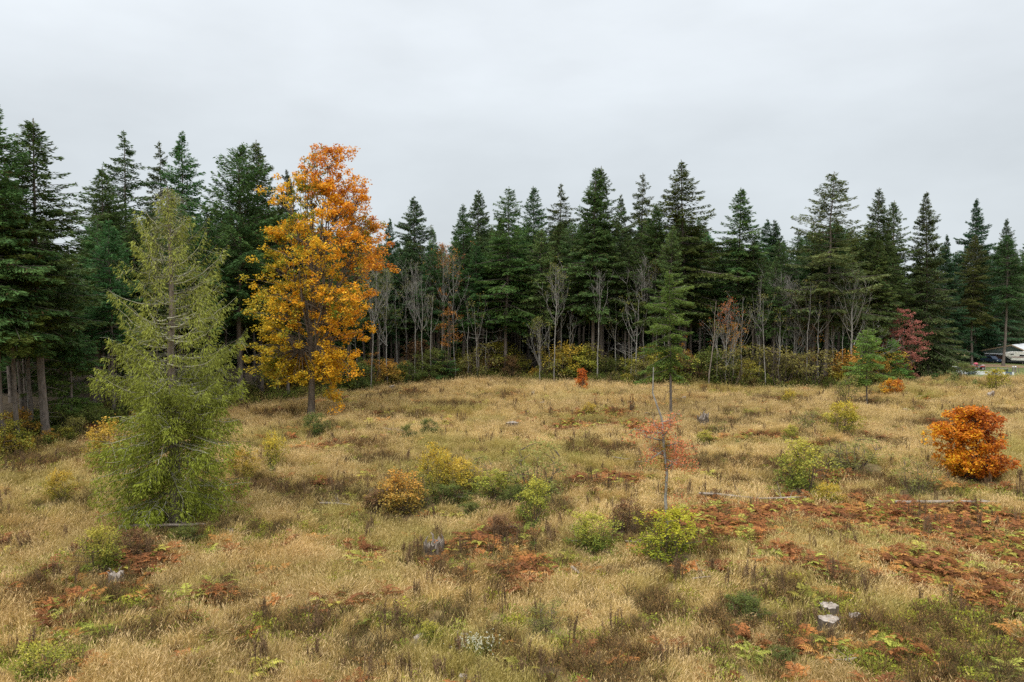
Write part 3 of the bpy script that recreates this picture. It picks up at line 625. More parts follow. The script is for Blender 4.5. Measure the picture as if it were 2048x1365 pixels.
def bare_tree(seed, H, tr=0.12, start=0.35, nb=14, spread=0.35, sub=5, lean=0.0, fork=0, twigs=4, sides=6, up=0.9, wob=0.3):
    """leafless trunk with ascending limbs and twigs; returns the wood and the twig tips"""
    rng = np.random.default_rng(seed); mb = MB(); P = trunk_line(rng, H, wob, 12); P[:, 0] += lean * (np.clip(P[:, 2], 0, H) / H) ** 1.2 * H
    R = np.interp(P[:, 2], [-0.3, 0.5, H * 0.6, H], [tr * 1.2, tr, tr * 0.55, 0.012]); mb.tube(P, R, sides); tips = [P[-1]]
    for k in range(nb):
        z = H * rng.uniform(start, 0.96); b = on_line(P, np.array([z]))[0]; a = rng.random() * 6.283; L = (H - z) * rng.uniform(0.5, 0.95) * 0.9 + 0.5; hs = spread * rng.uniform(0.5, 1.4)
        d = norm(np.array([math.cos(a) * hs, math.sin(a) * hs, up * rng.uniform(0.6, 1.1)])); e_ = b + d * L; mid = b + d * L * 0.45 + np.array([math.cos(a), math.sin(a), -0.2]) * L * 0.14
        Q = bez(b, mid, e_, 6) + rng.normal(0, 0.02 * L, (6, 3)); r0 = float(np.interp(z, P[:, 2], R)) * 0.55; mb.tube(Q, np.linspace(r0, 0.010, 6), 4); tips.append(e_)
        for j in range(sub):
            i = rng.integers(2, 6); a2 = rng.random() * 6.283; l2 = L * rng.uniform(0.15, 0.42); d2 = norm(d + np.array([math.cos(a2), math.sin(a2), rng.uniform(-0.1, 0.6)]) * 0.75)
            mb.tube([Q[i], Q[i] + d2 * l2 * 0.55 + rng.normal(0, 0.03 * l2, 3), Q[i] + d2 * l2], [r0 * 0.4 + 0.006, 0.012, 0.006], 3); tips.append(Q[i] + d2 * l2)
            for _ in range(twigs):
                q = Q[i] + d2 * l2 * rng.uniform(0.3, 1); mb.tube([q, q + norm(d2 + rng.normal(0, 0.6, 3)) * l2 * rng.uniform(0.25, 0.6)], [0.010, 0.004], 3)
    return mb, np.array(tips)
# ------------------------------------------------------------------ conifers along the forest edge, front ones first
FIRS = [  # kind, base x, base y, top y, width, label
 ('narrow_a', 2, 918, 196, 0.95, 'tallest dark fir cut off by the photograph edge, its trunk at the left'),
 ('bright', 36, 908, 345, 0.95, 'bright green fir with low drooping boughs at the left edge'),
 ('narrow_b', 92, 892, 238, 1.15, 'tall dark fir with a bare reddish trunk beside the bright green fir at the left'),
 ('broad_a', 204, 812, 332, 0.98, 'dense bushy fir at the left with a gap of sky beside it'),
 ('open_top', 262, 792, 258, 0.85, 'tall open topped fir with a thin pointed leader behind the pale cedar'),
 ('open_top', 334, 786, 280, 0.62, 'slim fir with a sparse spire just behind the top of the pale cedar'),
 ('narrow_a', 372, 786, 264, 0.80, 'dark narrow fir with a pointed top right behind the pale cedar'),
 ('upswept', 481, 815, 288, 1.0, 'fir with wide upswept branches at its top and a clean grey trunk'),
 ('narrow_b', 524, 800, 281, 0.85, 'tall narrow fir with a tasselled tip standing left of the orange maple'),
 ('spire', 576, 800, 338, 0.60, 'thin fir half hidden behind the left side of the orange maple'),
 ('narrow_b', 697, 786, 470, 0.55, 'slender fir with a pale straight trunk right of the orange maple'),
 ('spire', 783, 756, 436, 0.55, 'small narrow fir between the orange maple and the dark cone shaped fir'),
 ('spire', 828, 752, 392, 0.95, 'dark cone shaped fir standing alone against the sky right of the maple'),
 ('narrow_a', 868, 738, 455, 0.6, 'small pale far fir right of the dark cone shaped fir'),
 ('narrow_a', 928, 756, 408, 0.85, 'dark fir with a blunt top, first of the central stand'),
 ('spire', 960, 748, 378, 0.80, 'pointed dark fir behind the blunt topped fir in the central stand'),
 ('broad_a', 1010, 762, 372, 0.90, 'wide green fir with dead grey lower branches in the central stand'),
 ('narrow_b', 1070, 752, 372, 0.85, 'open fir with a star shaped outline against the sky in the central stand'),
 ('open_top', 1115, 748, 366, 0.80, 'thin see-through fir spire between the star shaped fir and the twin tops'),
 ('narrow_a', 1183, 764, 336, 0.85, 'left one of the two tall fir tops that stand side by side'),
 ('narrow_b', 1203, 760, 331, 0.95, 'right one of the two tall fir tops that stand side by side'),
 ('spire', 1246, 752, 388, 0.55, 'small narrow fir just right of the two twin tops'),
 ('open_top', 1280, 750, 348, 0.75, 'pointed open fir between the twin tops and the broad giant fir'),
 ('broad_b', 1302, 762, 408, 0.75, 'bushy lower fir leaning on the left flank of the broad giant fir'),
 ('broad_a', 1368, 764, 318, 1.0, 'broad giant fir with layered boughs, tallest of the middle'),
 ('inner_a', 1381, 762, 440, 0.9, 'second trunk of the close pair under the broad giant fir'),
 ('narrow_b', 1466, 760, 376, 1.05, 'rounded open fir standing free right of the broad giant fir'),
 ('spire', 1527, 735, 438, 0.75, 'left one of two small hazy firs in the far gap'),
 ('spire', 1555, 735, 439, 0.85, 'right one of two small hazy firs in the far gap'),
 ('inner_b', 1592, 745, 470, 0.9, 'fir with one raised side branch beside the two small hazy firs'),
 ('ragged', 1650, 768, 343, 1.0, 'ragged tall fir with one long branch reaching left and a thick bare trunk'),
 ('broad_b', 1702, 756, 455, 0.8, 'lower bushy fir right of the ragged tall fir'),
 ('narrow_a', 1745, 758, 378, 0.85, 'dark pointed fir right of the ragged tall fir'),
 ('narrow_b', 1785, 752, 400, 0.85, 'slightly lower open fir beside the dark pointed fir'),
 ('full_a', 1852, 752, 382, 0.78, 'tall slim fir with boughs down to the grass behind the coral red tree'),
 ('full_b', 1884, 738, 468, 0.75, 'lower dark fir just right of the tall slim fir'),
 ('full_b', 1948, 722, 396, 0.85, 'dark pyramid shaped fir behind the quad bike'),
 ('full_b', 2012, 716, 436, 0.75, 'dark fir behind the house at the photograph edge'),
 ('broad_b', 1943, 731, 470, 0.75, 'fir on the lawn with a thick trunk just left of the quad bike'),
 ('inner_b', 2007, 733, 470, 0.95, 'tall fir on the lawn whose bare trunk stands before the house'),
 ('full_b', 2085, 716, 430, 0.8, 'dark fir behind the camper at the photograph edge'),
]
for k, bx, by, top, w, lab in FIRS:
    place_conifer(k, lab, bx, by, top, w, 'firs of the forest edge')
# further ones inside the forest, seen as trunks and dark crowns between the front trees
ri = np.random.default_rng(5); used = [(at(f[1], f[2]).x, at(f[1], f[2]).y) for f in FIRS]
def free(x, y, d):
    return all((x - a) ** 2 + (y - b) ** 2 > d * d for a, b in used)
def sky_y(px):
    """lowest row the back trees may reach so that the gaps of the skyline stay open"""
    return np.interp(px, [-200, 0, 100, 140, 155, 180, 400, 560, 760, 790, 800, 850, 880, 905, 930, 1400, 1425, 1440, 1500, 1570, 1600, 1640, 1780, 1806, 1822, 1840, 1900, 1915, 2048, 2300],
                         [380, 380, 450, 520, 530, 410, 400, 410, 470, 462, 465, 490, 480, 470, 440, 430, 490, 480, 468, 475, 468, 440, 450, 560, 560, 470, 490, 500, 470, 460])
LAND = [(40, 'the tall firs at the left edge'), (220, 'the bushy fir at the left'), (350, 'the pale cedar'), (500, 'the upswept fir'), (625, 'the orange maple'), (740, 'the slender pale trunk'), (828, 'the dark cone shaped fir'), (930, 'the blunt topped fir'), (1010, 'the wide green fir'), (1090, 'the star shaped fir'), (1192, 'the two twin fir tops'), (1280, 'the pointed open fir'), (1368, 'the broad giant fir'), (1466, 'the rounded open fir'), (1540, 'the two small hazy firs'), (1650, 'the ragged tall fir'), (1750, 'the dark pointed fir'), (1850, 'the tall slim fir'), (1948, 'the quad bike'), (2060, 'the house')]
def near(px):
    return min(LAND, key=lambda l: abs(l[0] - px))[1]
n_in = 0
for tries in range(6000):
    if n_in >= 165: break
    dep = ri.random() ** 1.3 * 60 + 2.5; px = ri.uniform(-160, 1830); a = (px - CX) / FPX; Yv = float(np.interp(a, EDGE_A, EDGE_Y)) + dep; xv = a * Yv
    if not free(xv, Yv, 3.0 if dep < 25 else 4.2): continue
    used.append((xv, Yv)); n_in += 1; P = Vector((xv, Yv, float(tz(xv, Yv)))); top = sky_y(px) + ri.uniform(0, 45)
    h = min(height_at(px, top, P), 34)
    place_conifer(['inner_a', 'inner_b', 'inner_a', 'narrow_b', 'inner_b'][n_in % 5], ('bare trunked fir just inside the forest behind ' if dep < 14 else 'bare trunked fir deeper in the forest behind ') + near(px), 0, 0, 0, float(ri.uniform(0.75, 1.1)), 'firs inside the forest', P=P, height=h, rz=float(ri.random() * 6.28))
n_b = 0
for tries in range(6000):
    if n_b >= 110: break
    px = ri.uniform(-150, 2250); a = (px - CX) / FPX
    if px < 1830: Yv = float(np.interp(a, EDGE_A, EDGE_Y)) + ri.uniform(48, 95)
    else: Yv = ri.uniform(200, 250)
    xv = a * Yv
    if not free(xv, Yv, 5.0): continue
    used.append((xv, Yv)); n_b += 1; P = Vector((xv, Yv, float(tz(xv, Yv)))); h = min(height_at(px, sky_y(px) + ri.uniform(0, 32), P), 36)
    place_conifer('back', 'full crowned fir far back behind ' + near(px), 0, 0, 0, float(ri.uniform(0.85, 1.2)), 'firs at the back of the forest', P=P, height=h, rz=float(ri.random() * 6.28))

# ------------------------------------------------------------------ the pale cedar in front
def build_cedar():
    rng = np.random.default_rng(3); P0 = at(352, 1052); H = height_at(348, 372, P0); m = mpp(P0)
    root = thing('cedar_tree', 'tall thin pale green conifer with bare curved branches standing in the clearing', 'tree', P0)
    P = trunk_line(rng, H, 0.10, 16); tm = MB(); tm.tube(P, np.interp(P[:, 2], [-0.3, 0.4, H * 0.4, H * 0.8, H], [0.50, 0.34, 0.22, 0.10, 0.02]), 10); obj('trunk', tm.mesh('trunk', True), M['bark_red'], root)
    lm, cm = MB(), MB(); n = 430; z = np.concatenate([rng.uniform(0.03, 0.45, 215), rng.uniform(0.34, 0.99, 215)]) * H; pale = rng.random(n) < 0.36; t = z / H
    Rz = np.interp(t, [0, 0.08, 0.30, 0.50, 0.66, 0.76, 0.83, 0.90, 0.95, 1.0], [3.3, 4.1, 4.4, 3.9, 3.3, 2.5, 1.7, 0.9, 0.5, 0.15])
    for i in range(n):
        a = rng.random() * 6.283; L = Rz[i] * rng.uniform(0.45, 1.08); hd = np.array([math.cos(a), math.sin(a), 0]); b = on_line(P, np.array([z[i]]))[0]; sd = np.array([-hd[1], hd[0], 0])
        e0 = np.interp(t[i], [0, 0.25, 0.5, 0.8, 1], [-0.35, -0.30, -0.22, 0.25, 1.0]); up = np.interp(t[i], [0, 0.3, 0.5, 0.75, 1], [0.05, 0.25, 0.65, 0.7, 0.3]) * rng.uniform(0.5, 1.25); e0 += rng.normal(0, 0.13)
        u = np.linspace(0, 1, 9); Q = b + hd * (u * L)[:, None] + np.array([0, 0, 1.0]) * (L * (e0 * u + up * u ** 2.2))[:, None] + sd * (0.10 * L * np.sin(u * 3 + a))[:, None]
        low = t[i] < 0.42; r0 = 0.020 + 0.009 * L; r0 = r0 if pale[i] else r0 * 0.55; Q = Q + rng.normal(0, 0.05, (9, 3)) * u[:, None]; lm.tube(Q, np.linspace(r0, 0.006, 9), 4, np.array((1.0, 1.0, 0.95)) * (rng.uniform(1.05, 1.45) if pale[i] else 0.5))
        for _ in range(4):                                           # bare side twigs
            q = Q[rng.integers(2, 8)]; d = norm(hd * 0.6 + sd * rng.choice([-1, 1]) + rng.normal(0, 0.35, 3) + np.array([0, 0, -0.3])); l = rng.uniform(0.4, 1.1); lm.tube([q, q + d * l * 0.6, q + d * l + np.array([0, 0, -0.12])], [0.010, 0.007, 0.003], 3)
        K = int(1.5 * np.interp(t[i], [0, 0.30, 0.46, 0.62, 0.85, 1.0], [195, 195, 150, 100, 75, 40]) * (0.35 + 0.65 * L / 4.0)); s = rng.random(K)
        uu = 0.15 + 0.85 * s ** float(np.interp(t[i], [0.25, 0.55], [0.75, 0.45])); qi = np.stack([np.interp(uu, u, Q[:, k]) for k in range(3)], -1)
        half = 0.26 * L * np.clip(1.1 - uu, 0.12, 1) + 0.10; sg = rng.uniform(-1, 1, K); hang = rng.random(K) ** 1.5 * float(np.interp(t[i], [0.25, 0.6], [0.8, 0.55]))
        pos = qi + sd * (sg * half)[:, None] - np.array([0, 0, 1.0]) * hang[:, None]
        D = norm(hd * rng.uniform(0.0, 0.9, (K, 1)) + sd * (sg * 0.7)[:, None] + np.stack([np.zeros(K), np.zeros(K), rng.uniform(-1.3, 0.1, K)], -1)); W = norm(np.cross(D, rng.normal(size=(K, 3))))
        ln = rng.uniform(0.11, 0.27, K); g = np.interp(t[i], [0, 0.25, 0.60, 1], [0, 0.15, 0.85, 1.0]); c = np.array([0.22, 0.265, 0.028]) * (1 - g) + np.array([0.26, 0.285, 0.056]) * g
        cm.kites(pos, D, W, ln, ln * rng.uniform(0.16, 0.30, K), c * rng.uniform(0.55, 1.35, K)[:, None] * rng.uniform(0.8, 1.15))
    obj('limb', lm.mesh('limb', True), M['cedarlimb'], root); obj('crown', cm.mesh('crown'), M['cedar'], root)
M['cedarlimb'] = rough_mat('pale_lichen_limbs', (0.22, 0.21, 0.15), (0.40, 0.385, 0.29), 3, (1, 1, 1), 0.9, 0.1, use_col=True)
build_cedar()

# ------------------------------------------------------------------ the big orange maple
def build_maple():
    P0 = at(624, 838); H = height_at(650, 300, P0)
    def colf(P, rng):
        n = len(P); t = P[:, 2] / H; q = fbm(P[:, 0] + 40, P[:, 2] + P[:, 1] * 0.7, 2.6, 9)
        s = np.clip(0.40 + 0.045 * P[:, 0] + 0.50 * (t - 0.55) + 0.85 * (q - 0.5) + rng.normal(0, 0.16, n), 0, 1)
        c = ramp(s, [(0.0, (0.46, 0.36, 0.035)), (0.25, (0.74, 0.48, 0.028)), (0.55, (0.80, 0.40, 0.025)), (0.85, (0.66, 0.27, 0.03)), (1.0, (0.44, 0.15, 0.03))])
        g = np.clip((fbm(P[:, 0] + 9, P[:, 2] - P[:, 1], 3.0, 29) - 0.58) * 6 - 0.12 * P[:, 0], 0, 1)[:, None] * (rng.random(n) < 0.75)[:, None]
        c = c * (1 - g) + np.array([0.20, 0.24, 0.03]) * g
        return c * rng.uniform(0.75, 1.2, n)[:, None]
    prof = lambda t: float(np.interp(t, [0.0, 0.10, 0.145, 0.26, 0.44, 0.63, 0.81, 0.93, 1.0], [0.10, 0.30, 0.60, 0.80, 1.0, 1.0, 0.70, 0.42, 0.14]))
    ex = [(-4.6 + RNG.normal(0, 1.0), RNG.normal(0, 1.6), H * (0.22 + 0.02 * RNG.normal())) for _ in range(26)] + [(RNG.normal(-1.5, 1.6), RNG.normal(0, 1.6), H * RNG.uniform(0.13, 0.24)) for _ in range(30)] + [(2.6 + RNG.normal(0, 0.9), RNG.normal(0, 1.0), H * (0.10 + 0.035 * RNG.normal())) for _ in range(14)]
    offm = lambda t: float(np.interp(t, [0.1, 0.145, 0.26, 0.44, 0.63, 0.81, 1.0], [0, -0.6, -1.2, 0.5, 1.6, 1.4, 1.3]))
    w, c = leafy_tree(31, H, H * 0.16, 6.3, prof, 980, 60, 0.66, 0.205, colf, tr=0.40, n_limb=22, flat=0.62, inner=0.35, boughs=140, bough_r=1.05, low=H * 0.14, twig_r=0.016, extra=ex, aspect=0.95, off=offm)
    root = thing('maple_tree', 'big maple in orange and gold autumn leaf, tallest broadleaf tree', 'tree', P0)
    obj('trunk', w, M['maplebark'], root); obj('crown', c, M['leaves'], root)
build_maple()

# ------------------------------------------------------------------ bare and thin leaved trees before the forest
def thin_tree(label, px, py, top, tr=0.13, start=0.45, nb=14, spread=0.4, sub=4, lean=0.0, leaves=None, nleaf=14, lsize=0.16, clr=0.5, name='bare_tree', group='thin trees along the forest edge', up=0.9, wob=0.3, twigs=3, leaf_from=0.0, seed=None, mat='alder'):
    P = at(px, py); H = height_at(px, top, P); spread = spread * 0.55 if up > 0.8 else spread; mb, tips = bare_tree(seed or int(px * 7 + py), H, tr, start, nb, spread, sub, lean, 0, twigs, 6, up, wob)
    o = thing(name, label, 'tree', P, 0, group); obj('trunk', mb.mesh('trunk', True), M[mat], o)
    if leaves is not None:
        rng = np.random.default_rng(int(px)); tp = tips[tips[:, 2] > leaf_from * H]; tp = tp[rng.random(len(tp)) < 0.8]
        cA, cB = np.array(leaves[0]), np.array(leaves[1])
        cr = clump_leaves(MB(), rng, tp, clr, nleaf, 0.7, lsize, lambda Q, r: (cA + (cB - cA) * r.random((len(Q), 1))) * r.uniform(0.75, 1.25, (len(Q), 1)))
        obj('crown', cr.mesh('crown'), M['leaves'], o)
    return o
YG = ((0.26, 0.24, 0.05), (0.18, 0.20, 0.05)); ORG = ((0.55, 0.20, 0.03), (0.50, 0.27, 0.04)); RUST = ((0.36, 0.12, 0.035), (0.45, 0.18, 0.05)); OLV = ((0.15, 0.15, 0.055), (0.21, 0.20, 0.08))
thin_tree('thin leaning tree with sparse olive leaves right of the orange maple', 742, 782, 520, 0.10, 0.3, 18, 0.5, leaves=OLV, nleaf=10, name='alder_tree', lean=0.05)
thin_tree('slim grey tree with faint yellow green leaves by the orange maple', 775, 775, 540, 0.10, 0.3, 16, 0.45, leaves=YG, nleaf=9, name='alder_tree')
thin_tree('pair-stemmed pale tree with bare twiggy top below the dark cone shaped fir', 830, 762, 528, 0.11, 0.4, 22, 0.35, name='alder_tree', leaves=OLV, nleaf=3)
thin_tree('pale slender tree close beside the twiggy one below the cone shaped fir', 846, 764, 545, 0.09, 0.45, 14, 0.4, name='alder_tree')
thin_tree('thin tree with a rusty orange upper crown at the start of the central stand', 882, 762, 492, 0.12, 0.45, 20, 0.4, leaves=RUST, nleaf=10, name='alder_tree')
thin_tree('crooked thin tree with a few orange leaves halfway up in the central stand', 912, 760, 505, 0.10, 0.35, 16, 0.5, leaves=ORG, nleaf=6, name='alder_tree', lean=-0.03)
thin_tree('thin straight grey pole tree with short dead twigs left of the central stand', 972, 762, 585, 0.10, 0.3, 14, 0.8, up=0.15)
thin_tree('tall pale forked tree with some yellow leaves in the central stand', 1108, 770, 528, 0.12, 0.42, 18, 0.42, leaves=YG, nleaf=8, name='alder_tree', lean=-0.02)
thin_tree('tall white barked tree with a bare forked crown in the central stand', 1122, 762, 535, 0.13, 0.45, 16, 0.42, lean=0.015)
thin_tree('young tree with pale yellow green leaves beside the white barked tree', 1080, 768, 640, 0.08, 0.2, 16, 0.45, leaves=YG, nleaf=16, name='alder_tree')
thin_tree('leaning pale tree with an upright bare broom top, left of two', 1176, 752, 528, 0.13, 0.55, 14, 0.30, lean=-0.01)
thin_tree('leaning pale tree with an upright bare broom top, right of two', 1194, 768, 545, 0.12, 0.55, 16, 0.38, lean=0.03)
thin_tree('short broken pale snag in the clearing edge of the central stand', 1250, 762, 690, 0.07, 0.3, 4, 0.6)
thin_tree('thin bare grey tree with a wide bare twiggy crown before the broad giant fir', 1288, 764, 520, 0.12, 0.40, 30, 0.42, sub=6, name='bare_tree')
thin_tree('low dead tree with arching bare branches in the central stand', 1262, 766, 660, 0.09, 0.25, 16, 1.2, up=0.4, twigs=5)
thin_tree('thin grey tree with yellow leaf tufts behind the small green conifer', 1312, 766, 528, 0.10, 0.45, 18, 0.4, leaves=YG, nleaf=12, name='alder_tree')
thin_tree('bare broken pole leaning slightly right of the small green conifer', 1417, 776, 603, 0.12, 0.8, 2, 0.2, sub=1, lean=0.06, name='dead_snag', mat='deadwood')
thin_tree('slender tree with dark red upper twigs and orange lower leaves', 1450, 778, 605, 0.09, 0.25, 24, 0.42, leaves=RUST, nleaf=7, name='alder_tree', lean=0.04)
thin_tree('slim tree with a tuft of bright orange leaves low on its stem', 1466, 776, 650, 0.07, 0.2, 14, 0.45, leaves=ORG, nleaf=14, name='alder_tree')
thin_tree('thin dead pole without branches between the orange tuft and the tall forked tree', 1503, 768, 650, 0.09, 0.6, 3, 0.3, sub=1, name='dead_snag', mat='deadwood')
thin_tree('tall pale tree whose stem forks into long bare wands', 1518, 772, 552, 0.14, 0.35, 12, 0.30, sub=3)
thin_tree('short thick broken dead trunk left of the grey twiggy tree', 1542, 758, 662, 0.14, 0.7, 2, 0.3, sub=1, name='dead_snag', mat='deadwood')
thin_tree('grey tree with a dense bare twiggy crown and hanging lichen', 1572, 772, 552, 0.13, 0.30, 34, 0.55, sub=6, twigs=4)
thin_tree('thin grey tree with pale olive leaves beside the grey twiggy tree', 1556, 770, 590, 0.09, 0.3, 20, 0.5, leaves=OLV, nleaf=12, name='alder_tree')
thin_tree('leaning thin trunk with a few orange leaves left of the thick fir trunk', 1606, 764, 580, 0.11, 0.35, 16, 0.5, leaves=ORG, nleaf=8, name='alder_tree')
thin_tree('thin tree with dull orange leaves touching the thick fir trunk', 1625, 766, 600, 0.09, 0.3, 18, 0.5, leaves=RUST, nleaf=10, name='alder_tree')
thin_tree('tall bleached dead tree with long limbs reaching right', 1697, 776, 540, 0.19, 0.30, 20, 0.75, sub=5, lean=0.05, wob=0.35, name='dead_tree')
thin_tree('dead tree with arching twigs beside the bleached dead tree', 1742, 768, 640, 0.08, 0.3, 18, 0.9, up=0.5)
thin_tree('olive leaved young tree between the bleached tree and the tall forked tree', 1590, 772, 600, 0.08, 0.15, 26, 0.6, leaves=OLV, nleaf=14, name='alder_tree')
thin_tree('thin bare tree at the forest edge behind the left fir trunks', 60, 880, 610, 0.09, 0.2, 20, 0.8, up=0.5, name='bare_tree')
thin_tree('twiggy bare tree with pale lichen left of the pale cedar', 150, 850, 700, 0.07, 0.15, 22, 0.8, up=0.5, leaves=OLV, nleaf=5, name='bare_tree')

pr = np.random.default_rng(77)
for px in [795, 812, 862, 898, 936, 955, 985, 1001, 1045, 1056, 1098, 1138, 1214, 1232, 1272, 1326, 1398, 1434, 1484, 1531, 1560, 1614, 1636, 1668, 1682, 1722, 556, 716, 760]:
    lf = [None, None, YG, OLV, OLV, YG][int(pr.integers(0, 6))]; py = float(np.interp(px, [p_[0] for p_ in EDGE_PX], [p_[1] for p_ in EDGE_PX])) - pr.uniform(0, 14)
    thin_tree(('slim pale pole tree with bare twigs in front of ' if lf is None else 'slim pale pole tree with thin leaves in front of ') + near(px), px, py, pr.uniform(560, 650), pr.uniform(0.07, 0.12), 0.4, 8, pr.uniform(0.5, 0.9), 2, pr.normal(0, 0.025), lf, 12, name='pole_tree', group='slim pole trees along the forest edge', twigs=2)

# ------------------------------------------------------------------ small conifers in the clearing
def small_fir(seed, label, px, py, top, R, cb, sparse, cA, cB, tr=0.12, size=0.6, lean=0.0, dens=1.4, name='small_fir', group=None, **kw):
    P = at(px, py); H = height_at(px, top, P); t, c = conifer(seed, H=H, cb=cb, R=R, cA=cA, cB=cB, tr=tr, size=size, gap=sparse, whorl=0.34, nb=4, dens=dens, dead=8, rag=0.4, **kw)
    t.materials.append(M['bark']); c.materials.append(M['needles']); o = thing(name, label, 'tree', P, 0, group); o.rotation_euler = (0, lean, 0); obj('trunk', t, None, o); obj('crown', c, None, o); return o
small_fir(71, 'small bright green conifer with a long bare stem standing out in the clearing', 1342, 832, 540, 3.1, 0.30, 0.52, (0.095, 0.185, 0.034), (0.20, 0.29, 0.055), 0.16, 0.66, -0.02, p=0.30, e_top=15, e_bot=-18)
small_fir(72, 'young green conifer with a thin leaning stem before the bleached dead tree', 1733, 816, 655, 2.4, 0.34, 0.30, (0.120, 0.210, 0.042), (0.228, 0.309, 0.062), 0.10, 0.62, p=0.35, e_top=15, e_bot=-15)
small_fir(73, 'bushy green young conifer beside the coral red tree', 1782, 766, 676, 2.5, 0.06, 0.10, (0.132, 0.221, 0.046), (0.240, 0.320, 0.066), 0.10, 0.65, p=0.45, e_top=30, e_bot=-5)
small_fir(74, 'dark green young conifer at the forest edge left of the leaning conifer', 1712, 772, 690, 2.6, 0.05, 0.15, (0.108, 0.188, 0.042), (0.204, 0.276, 0.062), 0.09, 0.6, p=0.5)
small_fir(75, 'small dark green conifer hidden low in the central stand', 1160, 765, 690, 2.4, 0.08, 0.2, (0.096, 0.177, 0.042), (0.180, 0.254, 0.062), 0.08, 0.6, p=0.5)
small_fir(76, 'bushy dark green conifer at the forest foot below the cone shaped fir', 885, 764, 700, 2.6, 0.05, 0.1, (0.072, 0.166, 0.042), (0.144, 0.243, 0.062), 0.08, 0.6, p=0.5)
small_fir(77, 'low dark green conifer between the left firs and the pale cedar', 130, 868, 640, 3.4, 0.05, 0.15, (0.072, 0.166, 0.038), (0.168, 0.254, 0.052), 0.12, 0.65, p=0.55, e_bot=-20)

# snag wrapped in red leaved creeper
def build_snag():
    P0 = at(1332, 1098); H = height_at(1300, 735, P0); rng = np.random.default_rng(8); m = mpp(P0); mb = MB()
    X_ = np.array([0, 2.0, -3, 0, -8, -12, -32, -30]) * m * 0.95; Z_ = np.array([-0.02, 0.12, 0.28, 0.42, 0.58, 0.72, 0.86, 1.0]) * H
    Pn = np.stack([X_, rng.normal(0, 0.05, 8), Z_], -1); mb.tube(Pn, [0.095, 0.085, 0.08, 0.075, 0.065, 0.05, 0.04, 0.025], 8)
    tips = []
    for k, (zf, dx, dz, l) in enumerate([(0.60, -1, 0.25, 1.3), (0.62, 0.4, 0.9, 1.1), (0.50, 0.8, -0.2, 1.1), (0.55, -0.9, -0.5, 1.2), (0.66, -0.8, 0.5, 1.6), (0.70, 0.9, 0.3, 0.9), (0.45, 0.6, 0.6, 0.9), (0.64, -0.6, 0.1, 1.5), (0.57, 0.8, 0.4, 1.0), (0.52, -0.7, 0.3, 0.8)]):
        b = np.array([np.interp(zf * H, Z_, X_), 0, zf * H]); d = norm(np.array([dx, rng.normal(0, 0.5), dz])); Q = bez(b, b + d * l * 0.5 + np.array([0, 0, -0.12]), b + d * l, 5); mb.tube(Q, np.linspace(0.045, 0.010, 5), 4); tips += [Q[-1], Q[3], Q[2]]
        for _ in range(9):
            q = Q[rng.integers(1, 5)]; mb.tube([q, q + norm(rng.normal(size=3)) * rng.uniform(0.3, 0.7)], [0.012, 0.004], 3)
    o = thing('dead_snag', 'crooked lichen grey dead tree with red creeper leaves in the middle of the clearing', 'tree', P0); obj('trunk', mb.mesh('trunk', True), M['alder'], o)
    zc = np.concatenate([rng.uniform(0.15, 0.45, 10), rng.uniform(0.45, 0.68, 20)]) * H; stem = np.stack([np.interp(zc, Z_, X_) + rng.normal(0, 0.13, 30), rng.normal(0, 0.13, 30), zc], -1); hi = np.array(tips); right = np.stack([rng.normal(0.85, 0.42, 12), rng.normal(0, 0.4, 12), rng.normal(0.50, 0.045, 12) * H], -1); left = np.stack([rng.normal(-0.75, 0.45, 9), rng.normal(0, 0.4, 9), rng.normal(0.665, 0.03, 9) * H], -1); lowr = np.stack([rng.normal(0.5, 0.4, 9), rng.normal(0, 0.3, 9), rng.normal(0.22, 0.07, 9) * H], -1)
    red = lambda Q, r: ramp(r.random(len(Q)), [(0, (0.56, 0.20, 0.06)), (0.5, (0.60, 0.25, 0.10)), (1, (0.40, 0.13, 0.05))])
    mbl = clump_leaves(MB(), rng, np.concatenate([hi, right, left, lowr]), 0.44, 34, 1.0, 0.10, red); clump_leaves(mbl, rng, stem, 0.26, 30, 1.0, 0.095, lambda Q, r: ramp(r.random(len(Q)), [(0, (0.42, 0.17, 0.05)), (0.5, (0.30, 0.22, 0.04)), (1, (0.22, 0.20, 0.04))]))
    obj('creeper', mbl.mesh('creeper'), M['leaves'], o)
build_snag()

